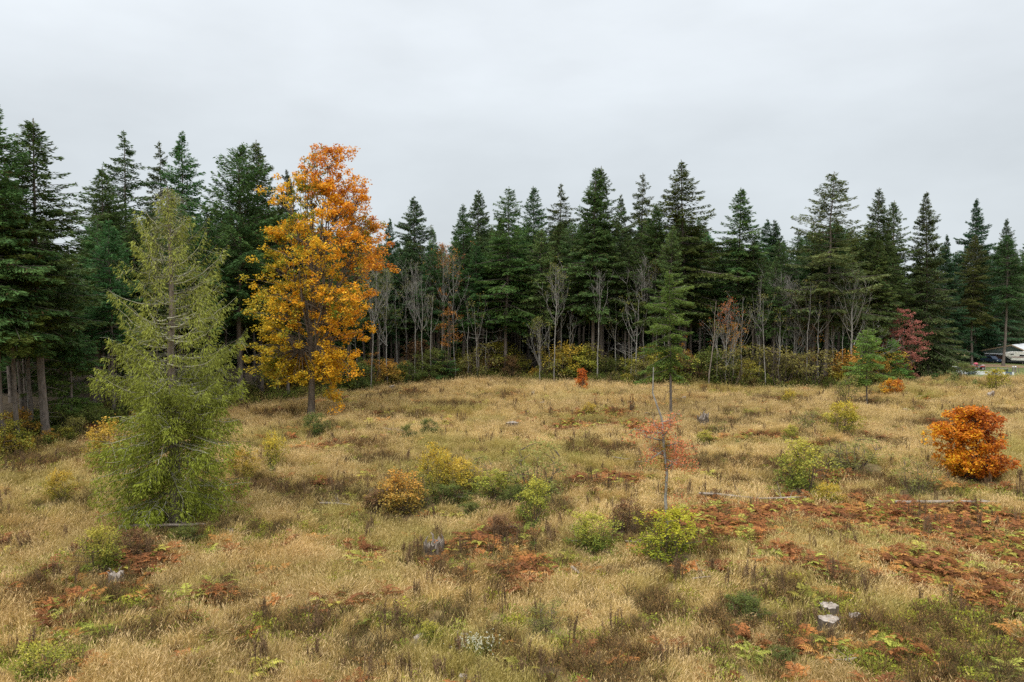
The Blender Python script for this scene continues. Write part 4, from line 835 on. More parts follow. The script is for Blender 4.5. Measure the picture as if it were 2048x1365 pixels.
# ------------------------------------------------------------------ shrubs
def shrub_mesh(seed, kind):
    prof = lambda t: float(np.interp(t, [0, 0.15, 0.45, 0.75, 1.0], [0.45, 0.85, 1.0, 0.78, 0.25]))
    loose = lambda t: float(np.interp(t, [0, 0.15, 0.5, 0.8, 1.0], [0.35, 0.7, 1.0, 0.9, 0.45]))
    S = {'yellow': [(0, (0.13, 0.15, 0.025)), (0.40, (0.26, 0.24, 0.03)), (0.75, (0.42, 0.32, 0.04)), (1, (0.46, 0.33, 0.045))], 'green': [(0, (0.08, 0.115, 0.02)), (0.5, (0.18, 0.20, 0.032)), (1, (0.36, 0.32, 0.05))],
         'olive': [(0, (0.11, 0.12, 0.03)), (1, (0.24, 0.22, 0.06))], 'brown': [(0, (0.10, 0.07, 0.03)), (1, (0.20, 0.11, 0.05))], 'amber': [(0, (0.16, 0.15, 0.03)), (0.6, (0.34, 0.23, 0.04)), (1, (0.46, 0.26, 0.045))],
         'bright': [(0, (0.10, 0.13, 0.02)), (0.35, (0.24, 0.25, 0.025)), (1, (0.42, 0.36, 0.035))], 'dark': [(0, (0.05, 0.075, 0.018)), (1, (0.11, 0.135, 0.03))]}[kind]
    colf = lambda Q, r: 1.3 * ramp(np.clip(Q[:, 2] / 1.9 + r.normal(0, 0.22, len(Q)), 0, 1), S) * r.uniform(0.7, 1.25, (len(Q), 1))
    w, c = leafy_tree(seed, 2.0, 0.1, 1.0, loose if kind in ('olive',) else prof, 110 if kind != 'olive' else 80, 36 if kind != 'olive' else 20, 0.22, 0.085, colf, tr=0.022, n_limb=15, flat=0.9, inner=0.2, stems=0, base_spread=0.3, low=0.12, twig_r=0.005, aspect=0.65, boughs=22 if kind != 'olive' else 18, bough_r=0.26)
    w.materials.append(M['twig']); c.materials.append(M['leaves']); return w, c
SH = {k: [shrub_mesh(100 + 7 * i + j, k) for j in range(2)] for i, k in enumerate(['yellow', 'green', 'olive', 'brown', 'amber', 'bright', 'dark'])}
def shrub(kind, px, py, w, h, label, group='shrubs in the clearing', v=None, name='shrub'):
    """w and h: its extent in photograph pixels"""
    P = at(px, py); m = mpp(P); o = thing(name, label, 'shrub', P, float(RNG.random() * 6.28), group, (w * m / 1.95, w * m / 1.95, h * m / 1.8))
    t, c = SH[kind][int(RNG.integers(0, 2)) if v is None else v]; obj('stem', t, None, o); obj('foliage', c, None, o); return o
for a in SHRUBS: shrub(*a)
er = np.random.default_rng(14)
for k in range(140):                                                     # understory along the forest foot
    px = er.uniform(-40, 1815); a = (px - CX) / FPX; Yv = float(np.interp(a, EDGE_A, EDGE_Y)) + er.uniform(-0.5, 8.0); P = Vector((a * Yv, Yv, float(tz(a * Yv, Yv)))); s = (0.6 + 2.6 * er.random() ** 1.7) * (0.6 if px < 560 else 1.0)
    kd = er.choice(['green', 'olive', 'olive', 'dark', 'green', 'brown', 'green', 'dark', 'dark', 'olive', 'amber', 'yellow'])
    lab = {'green': 'green understory shrub at the forest foot', 'olive': 'thin olive understory shrub at the forest foot', 'amber': 'amber leaved understory shrub at the forest foot', 'dark': 'dark green understory shrub at the forest foot', 'yellow': 'yellow green understory shrub at the forest foot', 'brown': 'brown leaved understory shrub at the forest foot'}[kd]
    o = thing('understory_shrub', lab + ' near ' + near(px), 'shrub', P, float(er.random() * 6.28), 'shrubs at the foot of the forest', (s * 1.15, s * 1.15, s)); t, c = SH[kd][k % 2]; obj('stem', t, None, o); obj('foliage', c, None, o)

def colour_bush(seed, label, px, py, top, wpx, stops, n=150, nper=40, leaf=0.17, name='autumn_bush', cr=0.42, low=0.10, flat=0.6, side=0.0, cat='shrub', trunk=0.1, shape=None, aspect=0.8, boughs=0):
    P = at(px, py); H = height_at(px, top, P); R = wpx * mpp(P) / 2 * 0.93
    prof = lambda t: float(np.interp(t, [0, 0.12, 0.30, 0.5, 0.7, 0.88, 1.0], shape or [0.30, 0.66, 0.95, 1.0, 0.88, 0.60, 0.18]))
    colf = lambda Q, r: ramp(np.clip(0.5 + side * Q[:, 0] / R + 0.25 * (Q[:, 2] / H - 0.5) + 0.7 * (fbm(Q[:, 0] + 30, Q[:, 2] + Q[:, 1], 1.0, seed) - 0.5) + r.normal(0, 0.20, len(Q)), 0, 1), stops) * r.uniform(0.75, 1.2, (len(Q), 1))
    w, c = leafy_tree(seed, H, H * trunk, R, prof, n, nper, cr, leaf, colf, tr=0.05, n_limb=14, flat=flat, inner=0.25, stems=0, base_spread=0.3, low=H * low, twig_r=0.007, aspect=aspect, boughs=boughs, bough_r=0.42)
    o = thing(name, label, cat, P); obj('stem', w, M['twig'], o); obj('foliage', c, M['leaves'], o); return o
colour_bush(201, 'round bright orange autumn bush at the right of the clearing', 1940, 958, 818, 146, [(0, (0.68, 0.38, 0.02)), (0.3, (0.66, 0.25, 0.02)), (0.65, (0.54, 0.155, 0.022)), (1, (0.34, 0.09, 0.03))], 430, 40, 0.17, side=0.28, cr=0.34, boughs=48)
colour_bush(202, 'small orange bush at the forest edge below the coral red tree', 1786, 792, 757, 48, [(0, (0.60, 0.36, 0.03)), (0.5, (0.60, 0.20, 0.025)), (1, (0.36, 0.08, 0.025))], 80, 36, 0.16, side=0.35, cr=0.36)
colour_bush(203, 'small upright orange sapling at the far edge of the clearing', 1163, 782, 736, 30, [(0, (0.64, 0.36, 0.03)), (0.5, (0.62, 0.22, 0.03)), (1, (0.45, 0.12, 0.03))], 44, 30, 0.17, cr=0.34, shape=[0.5, 0.9, 1.0, 0.7, 0.6, 0.5, 0.3])
colour_bush(204, 'coral red autumn tree in front of the tall slim fir', 1806, 762, 618, 100, [(0, (0.48, 0.24, 0.14)), (0.5, (0.56, 0.23, 0.17)), (1, (0.50, 0.18, 0.13))], 210, 30, 0.17, name='red_tree', cr=0.6, cat='tree', flat=0.35, low=0.05, shape=[0.4, 0.65, 0.8, 1.0, 0.9, 0.55, 0.15])
colour_bush(205, 'faint orange sapling standing before the small green conifer', 1263, 830, 786, 14, [(0, (0.36, 0.17, 0.05)), (1, (0.30, 0.11, 0.04))], 14, 14, 0.12, cr=0.22)
colour_bush(206, 'low red leaved bush at the forest edge left of the pale cedar', 178, 880, 850, 60, [(0, (0.34, 0.15, 0.04)), (1, (0.30, 0.09, 0.035))], 40, 22, 0.13, cr=0.4)

colour_bush(207, 'sparse orange vine maple leaning out of the forest right of the small green conifer', 1362, 768, 668, 60, [(0, (0.62, 0.36, 0.04)), (1, (0.60, 0.22, 0.03))], 30, 24, 0.17, cr=0.45, low=0.3, boughs=9)
colour_bush(208, 'airy rust and orange vine maple at the forest edge below the blunt topped fir', 893, 764, 560, 70, [(0, (0.48, 0.26, 0.05)), (1, (0.46, 0.16, 0.04))], 60, 16, 0.17, cr=0.55, low=0.3, boughs=16)
colour_bush(209, 'airy yellow orange vine maple between the thin trees left of the ragged tall fir', 1622, 768, 612, 70, [(0, (0.52, 0.36, 0.05)), (1, (0.50, 0.22, 0.04))], 50, 16, 0.17, cr=0.5, low=0.2, boughs=14)
colour_bush(210, 'golden leaved vine maple low in the forest edge left of the twin fir tops', 1092, 766, 690, 46, [(0, (0.46, 0.38, 0.05)), (1, (0.42, 0.27, 0.05))], 40, 20, 0.16, cr=0.5, low=0.15, boughs=12)
colour_bush(211, 'dull orange vine maple among the shrubs just right of the orange maple', 745, 778, 705, 60, [(0, (0.40, 0.26, 0.06)), (1, (0.42, 0.17, 0.04))], 44, 18, 0.16, cr=0.5, low=0.15, boughs=12)

# young conifer seedlings
SEED = [conifer(300 + k, H=1.2, cb=0.02, R=0.42, p=0.7, cA=(0.06, 0.14, 0.03), cB=(0.12, 0.21, 0.045), whorl=0.12, nb=5, size=0.26, dens=1.2, dead=0, tr=0.02) for k in range(2)]
for t, c in SEED: t.materials.append(M['bark']); c.materials.append(M['needles'])
for k, (px, py, h, lab) in enumerate([(545, 950, 18, 'under the upright yellow shrub'), (747, 946, 20, 'in open grass left of the middle thicket'), (372, 1232, 30, 'in the left foreground grass'), (1477, 893, 16, 'right of the dead tree near a brown patch'), (1490, 842, 14, 'near the far end of the clearing right of the hollow stump'), (1070, 1100, 22, 'below the airy olive shrub'), (936, 794, 11, 'at the far edge below the central stand'), (995, 792, 10, 'beside the far weeds of the central stand'), (1870, 762, 18, 'left of the dark shrub by the barriers'), (1895, 768, 14, 'right behind the tall slim fir'), (1950, 774, 17, 'left of the golden shrub'), (1907, 764, 20, 'just before the dark shrub by the barriers'), (1524, 888, 12, 'in straw grass right of centre'), (143, 1182, 18, 'left of the grey stump in the foreground'), (28, 1090, 20, 'at the left edge in straw grass'), (1775, 868, 14, 'in a green patch left of the orange bush')]):
    P = at(px, py); s = h * mpp(P) / 1.2; o = thing('fir_seedling', 'tiny green fir seedling ' + lab, 'seedling', P, float(RNG.random() * 6), 'fir seedlings in the grass', (s, s, s)); t, c = SEED[k % 2]; obj('trunk', t, None, o); obj('crown', c, None, o)
# ------------------------------------------------------------------ stumps and logs
def stump(seed, label, px, py, wpx, hpx, broken=0.0, tilt=0.0, group='stumps in the clearing', mat='stumpbark', hollow=False):
    rng = np.random.default_rng(seed); P = at(px, py); m = mpp(P); R = wpx * m / 2; H = hpx * m * 0.82; n = 28; ang = np.linspace(0, 6.283, n, endpoint=False)
    rib = 1 + 0.07 * np.sin(ang * 5 + seed) + 0.06 * np.sin(ang * 9 + 2 * seed) + rng.normal(0, 0.05, n); zs = np.array([-0.15, 0.02, 0.18, 0.45, 0.75, 1.0]) * H; fl = np.array([1.45, 1.28, 1.10, 1.0, 0.97, 0.95]); ring = []
    top = H * (1 + rng.normal(0, 0.03, n) + 0.05 * np.sin(ang * 2 + seed) + tilt * np.cos(ang) + broken * (0.5 * np.sin(ang * 3 + seed) + rng.normal(0, 0.5, n)))
    for z, f in zip(zs, fl):
        rr = R * f * (1 + (rib - 1) * (1.8 if f > 1.05 else 1.0)); zz = np.where(z > H * 0.9, top, z * np.ones(n)) if z > 0 else np.full(n, z); ring.append(np.stack([rr * np.cos(ang), rr * np.sin(ang), zz], -1))
    i = np.arange(len(zs) - 1)[:, None] * n; j = np.arange(n)[None]; k = (j + 1) % n; w = MB(); w.add(np.concatenate(ring), np.stack([i + j, i + k, i + n + k, i + n + j], -1).reshape(-1, 4))
    o = thing('tree_stump', label, 'stump', P, float(rng.random() * 0.6 - 0.3), group); obj('bark', w.mesh('bark'), M[mat], o)
    rim = ring[-1] * np.array([0.985, 0.985, 1.0]); r2 = rim * np.array([0.6, 0.6, 1]); r2[:, 2] = r2[:, 2] * (0.35 if hollow else 1.0) + (0 if hollow else 0.02) + rng.normal(0, 0.006, n); c = np.array([[0, 0, r2[:, 2].mean() * (0.6 if hollow else 1)]])
    f = MB(); j = np.arange(n); k = (j + 1) % n; f.add(np.concatenate([rim, r2, c]), np.stack([j, k, k + n, j + n], -1), np.stack([j + n, k + n, np.full(n, 2 * n)], -1)); obj('cut_face', f.mesh('cut_face'), M['cutwood'], o)
    if broken:
        for q in range(6):
            a = rng.random() * 6.28; b = np.array([R * 0.85 * math.cos(a), R * 0.85 * math.sin(a), H * 0.75]); s = MB(); s.tube([b, b + np.array([rng.normal(0, 0.05), rng.normal(0, 0.05), H * rng.uniform(0.3, 0.75)]), b + np.array([rng.normal(0, 0.12), rng.normal(0, 0.1), H * rng.uniform(0.5, 1.0)])], [R * 0.14, R * 0.09, 0.012], 4); obj('splinter', s.mesh('splinter'), M['deadwood'], o)
    return o
stump(1, 'grey flat cut stump with a cracked top, nearest of the three lower right stumps', 1656, 1262, 42, 32)
stump(2, 'low flat cut stump showing a pale disc, upper one of the three lower right stumps', 1657, 1232, 38, 28)
stump(3, 'small weathered stump leaning into green plants, rightmost of the three lower right stumps', 1708, 1250, 22, 26, tilt=0.15)
stump(4, 'rounded grey stump in open straw grass near the middle', 1025, 858, 24, 16)
stump(5, 'jagged hollow stump with splintered upright wood right of the dead tree', 1406, 852, 24, 22, broken=0.35, hollow=True)
stump(6, 'dark rotten broken stump with a pale split face in the brown brush', 868, 1112, 40, 32, broken=0.35, mat='stumpbark', hollow=True)
stump(7, 'small pointed grey stump beside the dark green left shrub', 232, 1168, 30, 24, broken=0.25, mat='deadwood')
stump(8, 'small grey stump in straw grass near the bottom', 838, 1288, 22, 20, tilt=0.2, mat='deadwood')
stump(9, 'pale upright stump above the orange bush', 1981, 800, 12, 18, mat='deadwood', tilt=0.2)
stump(10, 'pale cut stump at the foot of the forest right of the maple', 785, 782, 13, 12)
stump(11, 'tiny white stump at the far side of the clearing behind the hollow stump', 1367, 802, 10, 9, tilt=0.2, mat='deadwood')
stump(12, 'small pale stump above the left end of the orange bush', 1810, 826, 9, 10, mat='deadwood')
stump(13, 'grey ragged stump behind the golden yellow shrub', 2012, 784, 18, 12, broken=0.3, mat='deadwood')
stump(14, 'tiny charred upright stump at the far side of the clearing', 1066, 796, 6, 13, broken=0.3)
stump(15, 'small bleached stump below the charred one', 1084, 812, 10, 9, tilt=0.2, mat='deadwood')
stump(16, 'low pale stump at the bottom edge of the photograph', 926, 1362, 18, 14, mat='deadwood')
stump(17, 'small charred stump right of the pale cedar foot', 462, 1072, 9, 12, broken=0.25)
stump(18, 'flat grey stump beside the stem of the small green conifer', 1352, 836, 22, 9)

def log(label, a, b, r, lift=0.0, twigs=4, seed=0, name='fallen_log', bend=0.12, group='fallen wood in the clearing', mat='log'):
    rng = np.random.default_rng(seed + 900); A, B = at(*a), at(*b); n = 14; t = np.linspace(0, 1, n); L = (B - A).length
    P = np.stack([np.interp(t, [0, 1], [A.x, B.x]), np.interp(t, [0, 1], [A.y, B.y]), np.zeros(n)], -1); P[:, 1] += bend * np.sin(t * 3.14 * 1.3 + seed) * min(L, 3) * 0.3
    P[:, 2] = tz(P[:, 0], P[:, 1]) + r * 0.8 + lift + rng.normal(0, r * 0.12, n); o0 = P[0].copy(); o0[2] -= r * 0.8 + lift
    mb = MB(); mb.tube(P - o0, np.interp(t, [0, 0.1, 1], [r, r * 0.95, r * 0.55]), 8, caps=True)
    for _ in range(twigs):
        q = (P - o0)[rng.integers(2, n - 1)]; d = norm(np.array([rng.normal(), rng.normal(), abs(rng.normal()) * 0.8])); mb.tube([q, q + d * rng.uniform(0.3, 1.1)], [r * 0.25, 0.008], 4)
    o = tag(obj(name, mb.mesh(name, True), M[mat]), label, 'log', group); o.location = o0; return o
log('long bleached fallen log behind the bracken left of the orange bush', (1792, 1020), (1995, 1017), 0.12, 0.36, 3, 1)
log('thin bleached fallen log with stubs right of the dead tree', (1398, 1003), (1612, 1010), 0.09, 0.42, 8, 2)
log('second thin fallen pole lying just above the bleached log with stubs', (1420, 998), (1500, 1008), 0.05, 0.40, 3, 3)
log('pale fallen log in the grass at the foot of the pale cedar', (240, 1068), (410, 1064), 0.11, 0.32, 2, 4)
log('white branch tangle of dead wood in the brown brush left of the thicket', (640, 1022), (700, 1026), 0.06, 0.45, 8, 5, name='dead_branch')
log('grey dead branches on the grass below the maple', (765, 866), (806, 872), 0.07, 0.42, 8, 6, name='dead_branch')
log('bleached branch with an upright stub at the forest foot left of the maple', (505, 812), (532, 808), 0.11, 0.3, 6, 7, name='dead_branch')
log('fallen pale trunk lying behind the foot of the orange maple', (575, 808), (625, 800), 0.14, 0.3, 2, 8)
log('leaning pale broken pole at the forest edge right of the small green conifer', (1381, 778), (1350, 772), 0.10, 0.3, 2, 9)
log('short pale stick lying across brown brush left of the bright yellow shrub', (1140, 1100), (1162, 1100), 0.035, 0.45, 1, 10, name='dead_branch')
log('pale stick lying in the grass just left of the bright yellow shrub', (1250, 1098), (1292, 1104), 0.035, 0.42, 1, 11, name='dead_branch')
log('bent pale stick in straw grass below the bright yellow shrub', (1385, 1178), (1420, 1173), 0.045, 0.42, 2, 12, name='dead_branch')
log('short weathered chunk of wood in the foreground grass', (1144, 1152), (1158, 1164), 0.09, 0.35, 0, 13, name='wood_chunk')
log('thin pale branch on the grass near the far bracken', (1225, 925), (1260, 930), 0.05, 0.4, 3, 14, name='dead_branch')
log('pale branch stubs near the bottom edge at the right', (1690, 1342), (1712, 1338), 0.05, 0.35, 4, 15, name='dead_branch')
log('thin dark sticks beside the flat grey stump of the small conifer', (1290, 834), (1365, 838), 0.05, 0.4, 5, 16, name='dead_branch')
# arching dead stick over the thicket and a standing stick
def stick(label, a, hpx, lean, seed, r=0.03, arch=0.0, mat='twig'):
    P = at(*a); m = mpp(P); H = hpx * m; t = np.linspace(0, 1, 8); mb = MB(); Q = np.stack([lean * m * t ** (2 if arch else 1), 0.1 * np.sin(t * 3), H * (t if not arch else np.sin(t * 2.3) * 1.0) - 0.05], -1); mb.tube(Q, np.linspace(r, r * 0.35, 8), 5)
    o = tag(obj('dead_stick', mb.mesh('dead_stick', True), M[mat]), label, 'stick', 'standing dead sticks'); o.location = P; return o
stick('dark bent dead stick arching over the middle thicket', (868, 992), 44, -72, 1, 0.035, 1.0)
stick('thin pale stick leaning on the olive green shrub', (1224, 1092), 60, 4, 2, 0.02, 0, 'deadwood')
stick('thin pale stick leaning over the shrub before the airy one', (1062, 1056), 42, 26, 3, 0.02, 0, 'deadwood')
stick('slim dark dead stem standing by the upright yellow shrub', (561, 900), 48, 6, 4, 0.025)

# white flowering weeds near the bottom
def flowers():
    rng = np.random.default_rng(66); P = at(950, 1312); o = thing('white_flower_patch', 'patch of small white flowers on green stems near the bottom', 'flowers', P); n = 130; st, fl = MB(), MB()
    x = rng.normal(0, 0.42, n); y = rng.normal(0, 0.30, n); h = rng.uniform(0.35, 0.75, n)
    for i in range(n): st.tube([(x[i], y[i], -0.05), (x[i] + rng.normal(0, 0.05), y[i], h[i])], [0.008, 0.004], 3, (0.20, 0.24, 0.06))
    Cn = np.stack([x, y, h], -1); fl = clump_leaves(MB(), rng, Cn, 0.035, 5, 0.5, 0.045, lambda Q, r: np.array([0.72, 0.70, 0.55]) * r.uniform(0.75, 1.1, (len(Q), 1)), 0.9, 0.3)
    lv = clump_leaves(MB(), rng, Cn * np.array([1, 1, 0.5]), 0.12, 5, 1, 0.08, lambda Q, r: np.array([0.20, 0.24, 0.05]) * r.uniform(0.7, 1.3, (len(Q), 1)), 0.3, 0.5)
    obj('stem', st, M['leaves'], o); obj('blossom', fl, M['leaves'], o); obj('foliage', lv, M['leaves'], o)
flowers()

# ------------------------------------------------------------------ the yard at the right: house, camper, trailer, quad bike, barriers
def paint(name, c, rough=0.5, metallic=0.0, scale=2.0, vary=0.18):
    return rough_mat(name, tuple(v * (1 - vary) for v in c), tuple(min(v * (1 + vary), 1) for v in c), scale, rough=rough, bump=0.05, metallic=metallic)
M['siding'] = paint('grey_green_siding', (0.15, 0.19, 0.16), 0.8); M['metalroof'] = paint('white_metal_roof', (0.62, 0.63, 0.64), 0.45); M['fascia'] = paint('brown_fascia', (0.33, 0.24, 0.15), 0.7)
M['brownwall'] = paint('dark_brown_wall', (0.075, 0.045, 0.035), 0.8); M['glass'] = paint('dark_window_glass', (0.02, 0.022, 0.025), 0.08); M['camper'] = paint('off_white_camper_shell', (0.66, 0.64, 0.57), 0.4)
M['stripe'] = paint('maroon_stripe', (0.20, 0.05, 0.05), 0.4); M['tyre'] = paint('black_rubber', (0.018, 0.018, 0.018), 0.85); M['steel'] = paint('grey_steel', (0.38, 0.39, 0.40), 0.4, 0.6); M['dark'] = paint('dark_painted_metal', (0.03, 0.033, 0.035), 0.5)
M['red'] = paint('red_plastic', (0.42, 0.035, 0.05), 0.35); M['pink'] = paint('pink_fabric', (0.62, 0.14, 0.20), 0.8); M['white'] = paint('white_paint', (0.70, 0.71, 0.70), 0.5); M['bluegrey'] = paint('blue_grey_paint', (0.12, 0.16, 0.20), 0.6)
M['wood'] = paint('grey_weathered_boards', (0.24, 0.21, 0.18), 0.85); M['tarp'] = paint('grey_tarpaulin', (0.26, 0.24, 0.23), 0.7); M['blue'] = paint('dark_blue_paint', (0.03, 0.05, 0.09), 0.35)

def wheel(parent, x, y, r, w, z=None):
    """a tyre with its rim, axle along y"""
    zc = r if z is None else z; t = MB(); a = np.linspace(0, 6.283, 21)[:-1]; prof_ = [(r * 0.62, -w / 2), (r * 0.94, -w / 2), (r, -w * 0.3), (r, w * 0.3), (r * 0.94, w / 2), (r * 0.62, w / 2)]
    V = np.array([[(x + q * math.cos(b), y + d, zc + q * math.sin(b)) for b in a] for q, d in prof_]).reshape(-1, 3); n = 20; i = np.arange(6)[:, None] * n; j = np.arange(n)[None]; k = (j + 1) % n; i2 = ((np.arange(6) + 1) % 6)[:, None] * n
    t.add(V, np.stack([i + j, i + k, i2 + k, i2 + j], -1).reshape(-1, 4)); o = obj('wheel', t, M['tyre'], parent)
    rm = MB(); rm.tube([(x, y - w * 0.36, zc), (x, y + w * 0.36, zc)], [r * 0.61, r * 0.61], 14, caps=True); rm.tube([(x, y - w * 0.42, zc), (x, y + w * 0.42, zc)], [r * 0.18, r * 0.18], 8, caps=True); obj('rim', rm, M['steel'], o); return o

def bx(name, mat, parent, *b):
    return obj(name, MB().box(*b), M[mat], parent)

def house():
    P = at(2024, 725); o = thing('house', 'low house with white metal roof and grey green gable at the right edge', 'house', P, math.radians(-52)); z0 = -0.3
    w = MB().prism([(-6.2, z0), (3.2, z0), (3.2, 2.35), (0, 3.62), (-6.2, 2.02)], 0, 11); obj('wall', w, M['siding'], o)
    r1 = MB(); r1.prism([(-0.25, 3.60), (3.75, 2.02), (3.75, 2.14), (0, 3.78), (-0.25, 3.72)], -0.5, 11.5); obj('roof', r1, M['metalroof'], o)
    r2 = MB(); r2.prism([(-6.8, 1.88), (-0.26, 3.56), (-0.26, 3.72), (-6.8, 2.02)], -0.5, 11.5); rr = obj('roof', r2, M['metalroof'], o); rr['label'] = 'long shallow roof slope with brown edge'
    f = MB(); f.prism([(-6.86, 1.80), (0, 3.55), (0, 3.80), (-6.86, 2.05)], -0.58, -0.51); f.prism([(0, 3.55), (3.82, 1.97), (3.82, 2.17), (0, 3.80)], -0.58, -0.51); obj('fascia', f, M['fascia'], o)
    pr = MB(); pr.prism([(-4.4, 1.72), (3.0, 1.80), (3.0, 1.90), (-4.4, 1.82)], -2.3, -0.6); po = obj('porch_roof', pr, M['metalroof'], o)
    for x in (-4.2, -1.0, 2.7): bx('post', 'wood', o, x - 0.06, x + 0.06, -2.2, -2.08, z0, 1.72)
    bx('porch_wall', 'brownwall', o, -4.1, -0.6, -2.05, -1.95, z0, 1.45)
    for x in (-5.3, 0.6):
        wi = bx('window', 'white', o, x, x + 1.1, -0.05, -0.004, 0.75, 1.6); bx('pane', 'glass', wi, x + 0.07, x + 0.51, -0.07, -0.053, 0.82, 1.53); bx('pane', 'glass', wi, x + 0.59, x + 1.03, -0.07, -0.053, 0.82, 1.53)
    d = bx('door', 'brownwall', o, -3.4, -2.5, -0.06, -0.004, z0, 1.7); bx('handle', 'steel', d, -2.65, -2.58, -0.11, -0.065, 0.75, 0.82)
house()
def camper():
    P = at(2033, 728); o = thing('camper', 'off white camper with a raised front and dark windows beside the house', 'camper', P, math.radians(-20)); b = MB()
    b.prism([(-2.2, 1.62), (-1.1, 1.50), (-1.1, 0.75), (4.2, 0.75), (4.2, 2.42), (-0.6, 2.45), (-1.7, 2.30), (-2.2, 2.0)], -1.05, 1.05); obj('body', b, M['camper'], o)
    s = MB().box(-1.05, 4.15, -1.075, -1.052, 1.36, 1.50); obj('stripe', s, M['stripe'], o)
    for x0, x1, z0, z1 in [(-1.4, -0.7, 1.85, 2.12), (0.2, 1.1, 1.55, 1.98), (2.2, 3.0, 1.55, 1.98)]:
        wi = bx('window', 'white', o, x0, x1, -1.09, -1.053, z0, z1); bx('pane', 'glass', wi, x0 + 0.05, x1 - 0.05, -1.11, -1.092, z0 + 0.05, z1 - 0.05)
    dd = bx('door', 'camper', o, 1.35, 1.95, -1.10, -1.053, 0.8, 2.15); bx('handle', 'steel', dd, 1.42, 1.5, -1.14, -1.105, 1.4, 1.46)
    bx('chassis', 'dark', o, -1.9, 4.1, -0.95, 0.95, 0.38, 0.745); bx('roof_vent', 'white', o, 1.0, 1.6, -0.3, 0.3, 2.44, 2.58)
    for x in (1.6, 2.5):
        for y in (-0.92, 0.92): wheel(o, x, y, 0.36, 0.22)
    for x in (-1.7, 3.9): bx('jack', 'dark', o, x - 0.05, x + 0.05, -0.5, -0.4, -0.1, 0.38)
camper()
def trailer():
    P = at(1964, 722); o = thing('flatbed_trailer', 'flatbed trailer with white rails and a grey covered load under the trees', 'trailer', P, math.radians(-28)); bx('bed', 'white', o, -2.2, 2.2, -0.95, 0.95, 0.70, 0.86); bx('load', 'tarp', o, -2.1, 0.2, -0.85, 0.85, 0.865, 1.55)
    for y in (-0.96, 0.96):
        bx('side_rail', 'white', o, 0.3, 2.2, y - 0.04 if y < 0 else y - 0.03, y + 0.03 if y < 0 else y + 0.04, 0.865, 1.10)
        for x in (0.1, 0.85): wheel(o, x, y * 0.84, 0.33, 0.2)
    t = MB(); t.tube([(2.2, 0.5, 0.78), (3.4, 0, 0.6)], [0.05, 0.05], 6, caps=True); t.tube([(2.2, -0.5, 0.78), (3.4, 0, 0.6)], [0.05, 0.05], 6, caps=True); t.tube([(3.35, 0, 0.62), (3.35, 0, -0.05)], [0.04, 0.04], 6, caps=True); obj('drawbar', t, M['dark'], o)
trailer()
def car():
    P = at(1983, 726); o = thing('parked_car', 'dark blue parked car between the trailer and the house', 'car', P, math.radians(-75)); b = MB()
    b.prism([(-1.9, 0.35), (1.9, 0.35), (1.95, 0.75), (1.2, 0.88), (-1.6, 0.90), (-1.95, 0.8)], -0.8, 0.8); obj('body', b, M['blue'], o); c = MB(); c.prism([(-1.5, 0.905), (0.95, 0.895), (0.35, 1.38), (-1.0, 1.40)], -0.68, 0.68); ca = obj('cabin', c, M['blue'], o)
    for s in (-1, 1):
        w = MB(); w.prism([(-1.25, 0.97), (0.70, 0.96), (0.27, 1.30), (-0.95, 1.32)], s * 0.70 - 0.008, s * 0.70 + 0.008); obj('window', w, M['glass'], ca)
    for x in (-1.2, 1.25):
        for y in (-0.74, 0.74): wheel(o, x, y, 0.31, 0.2)
    for y in (-0.55, 0.55): bx('headlight', 'white', o, 1.93, 1.985, y - 0.15, y + 0.15, 0.60, 0.72)
car()
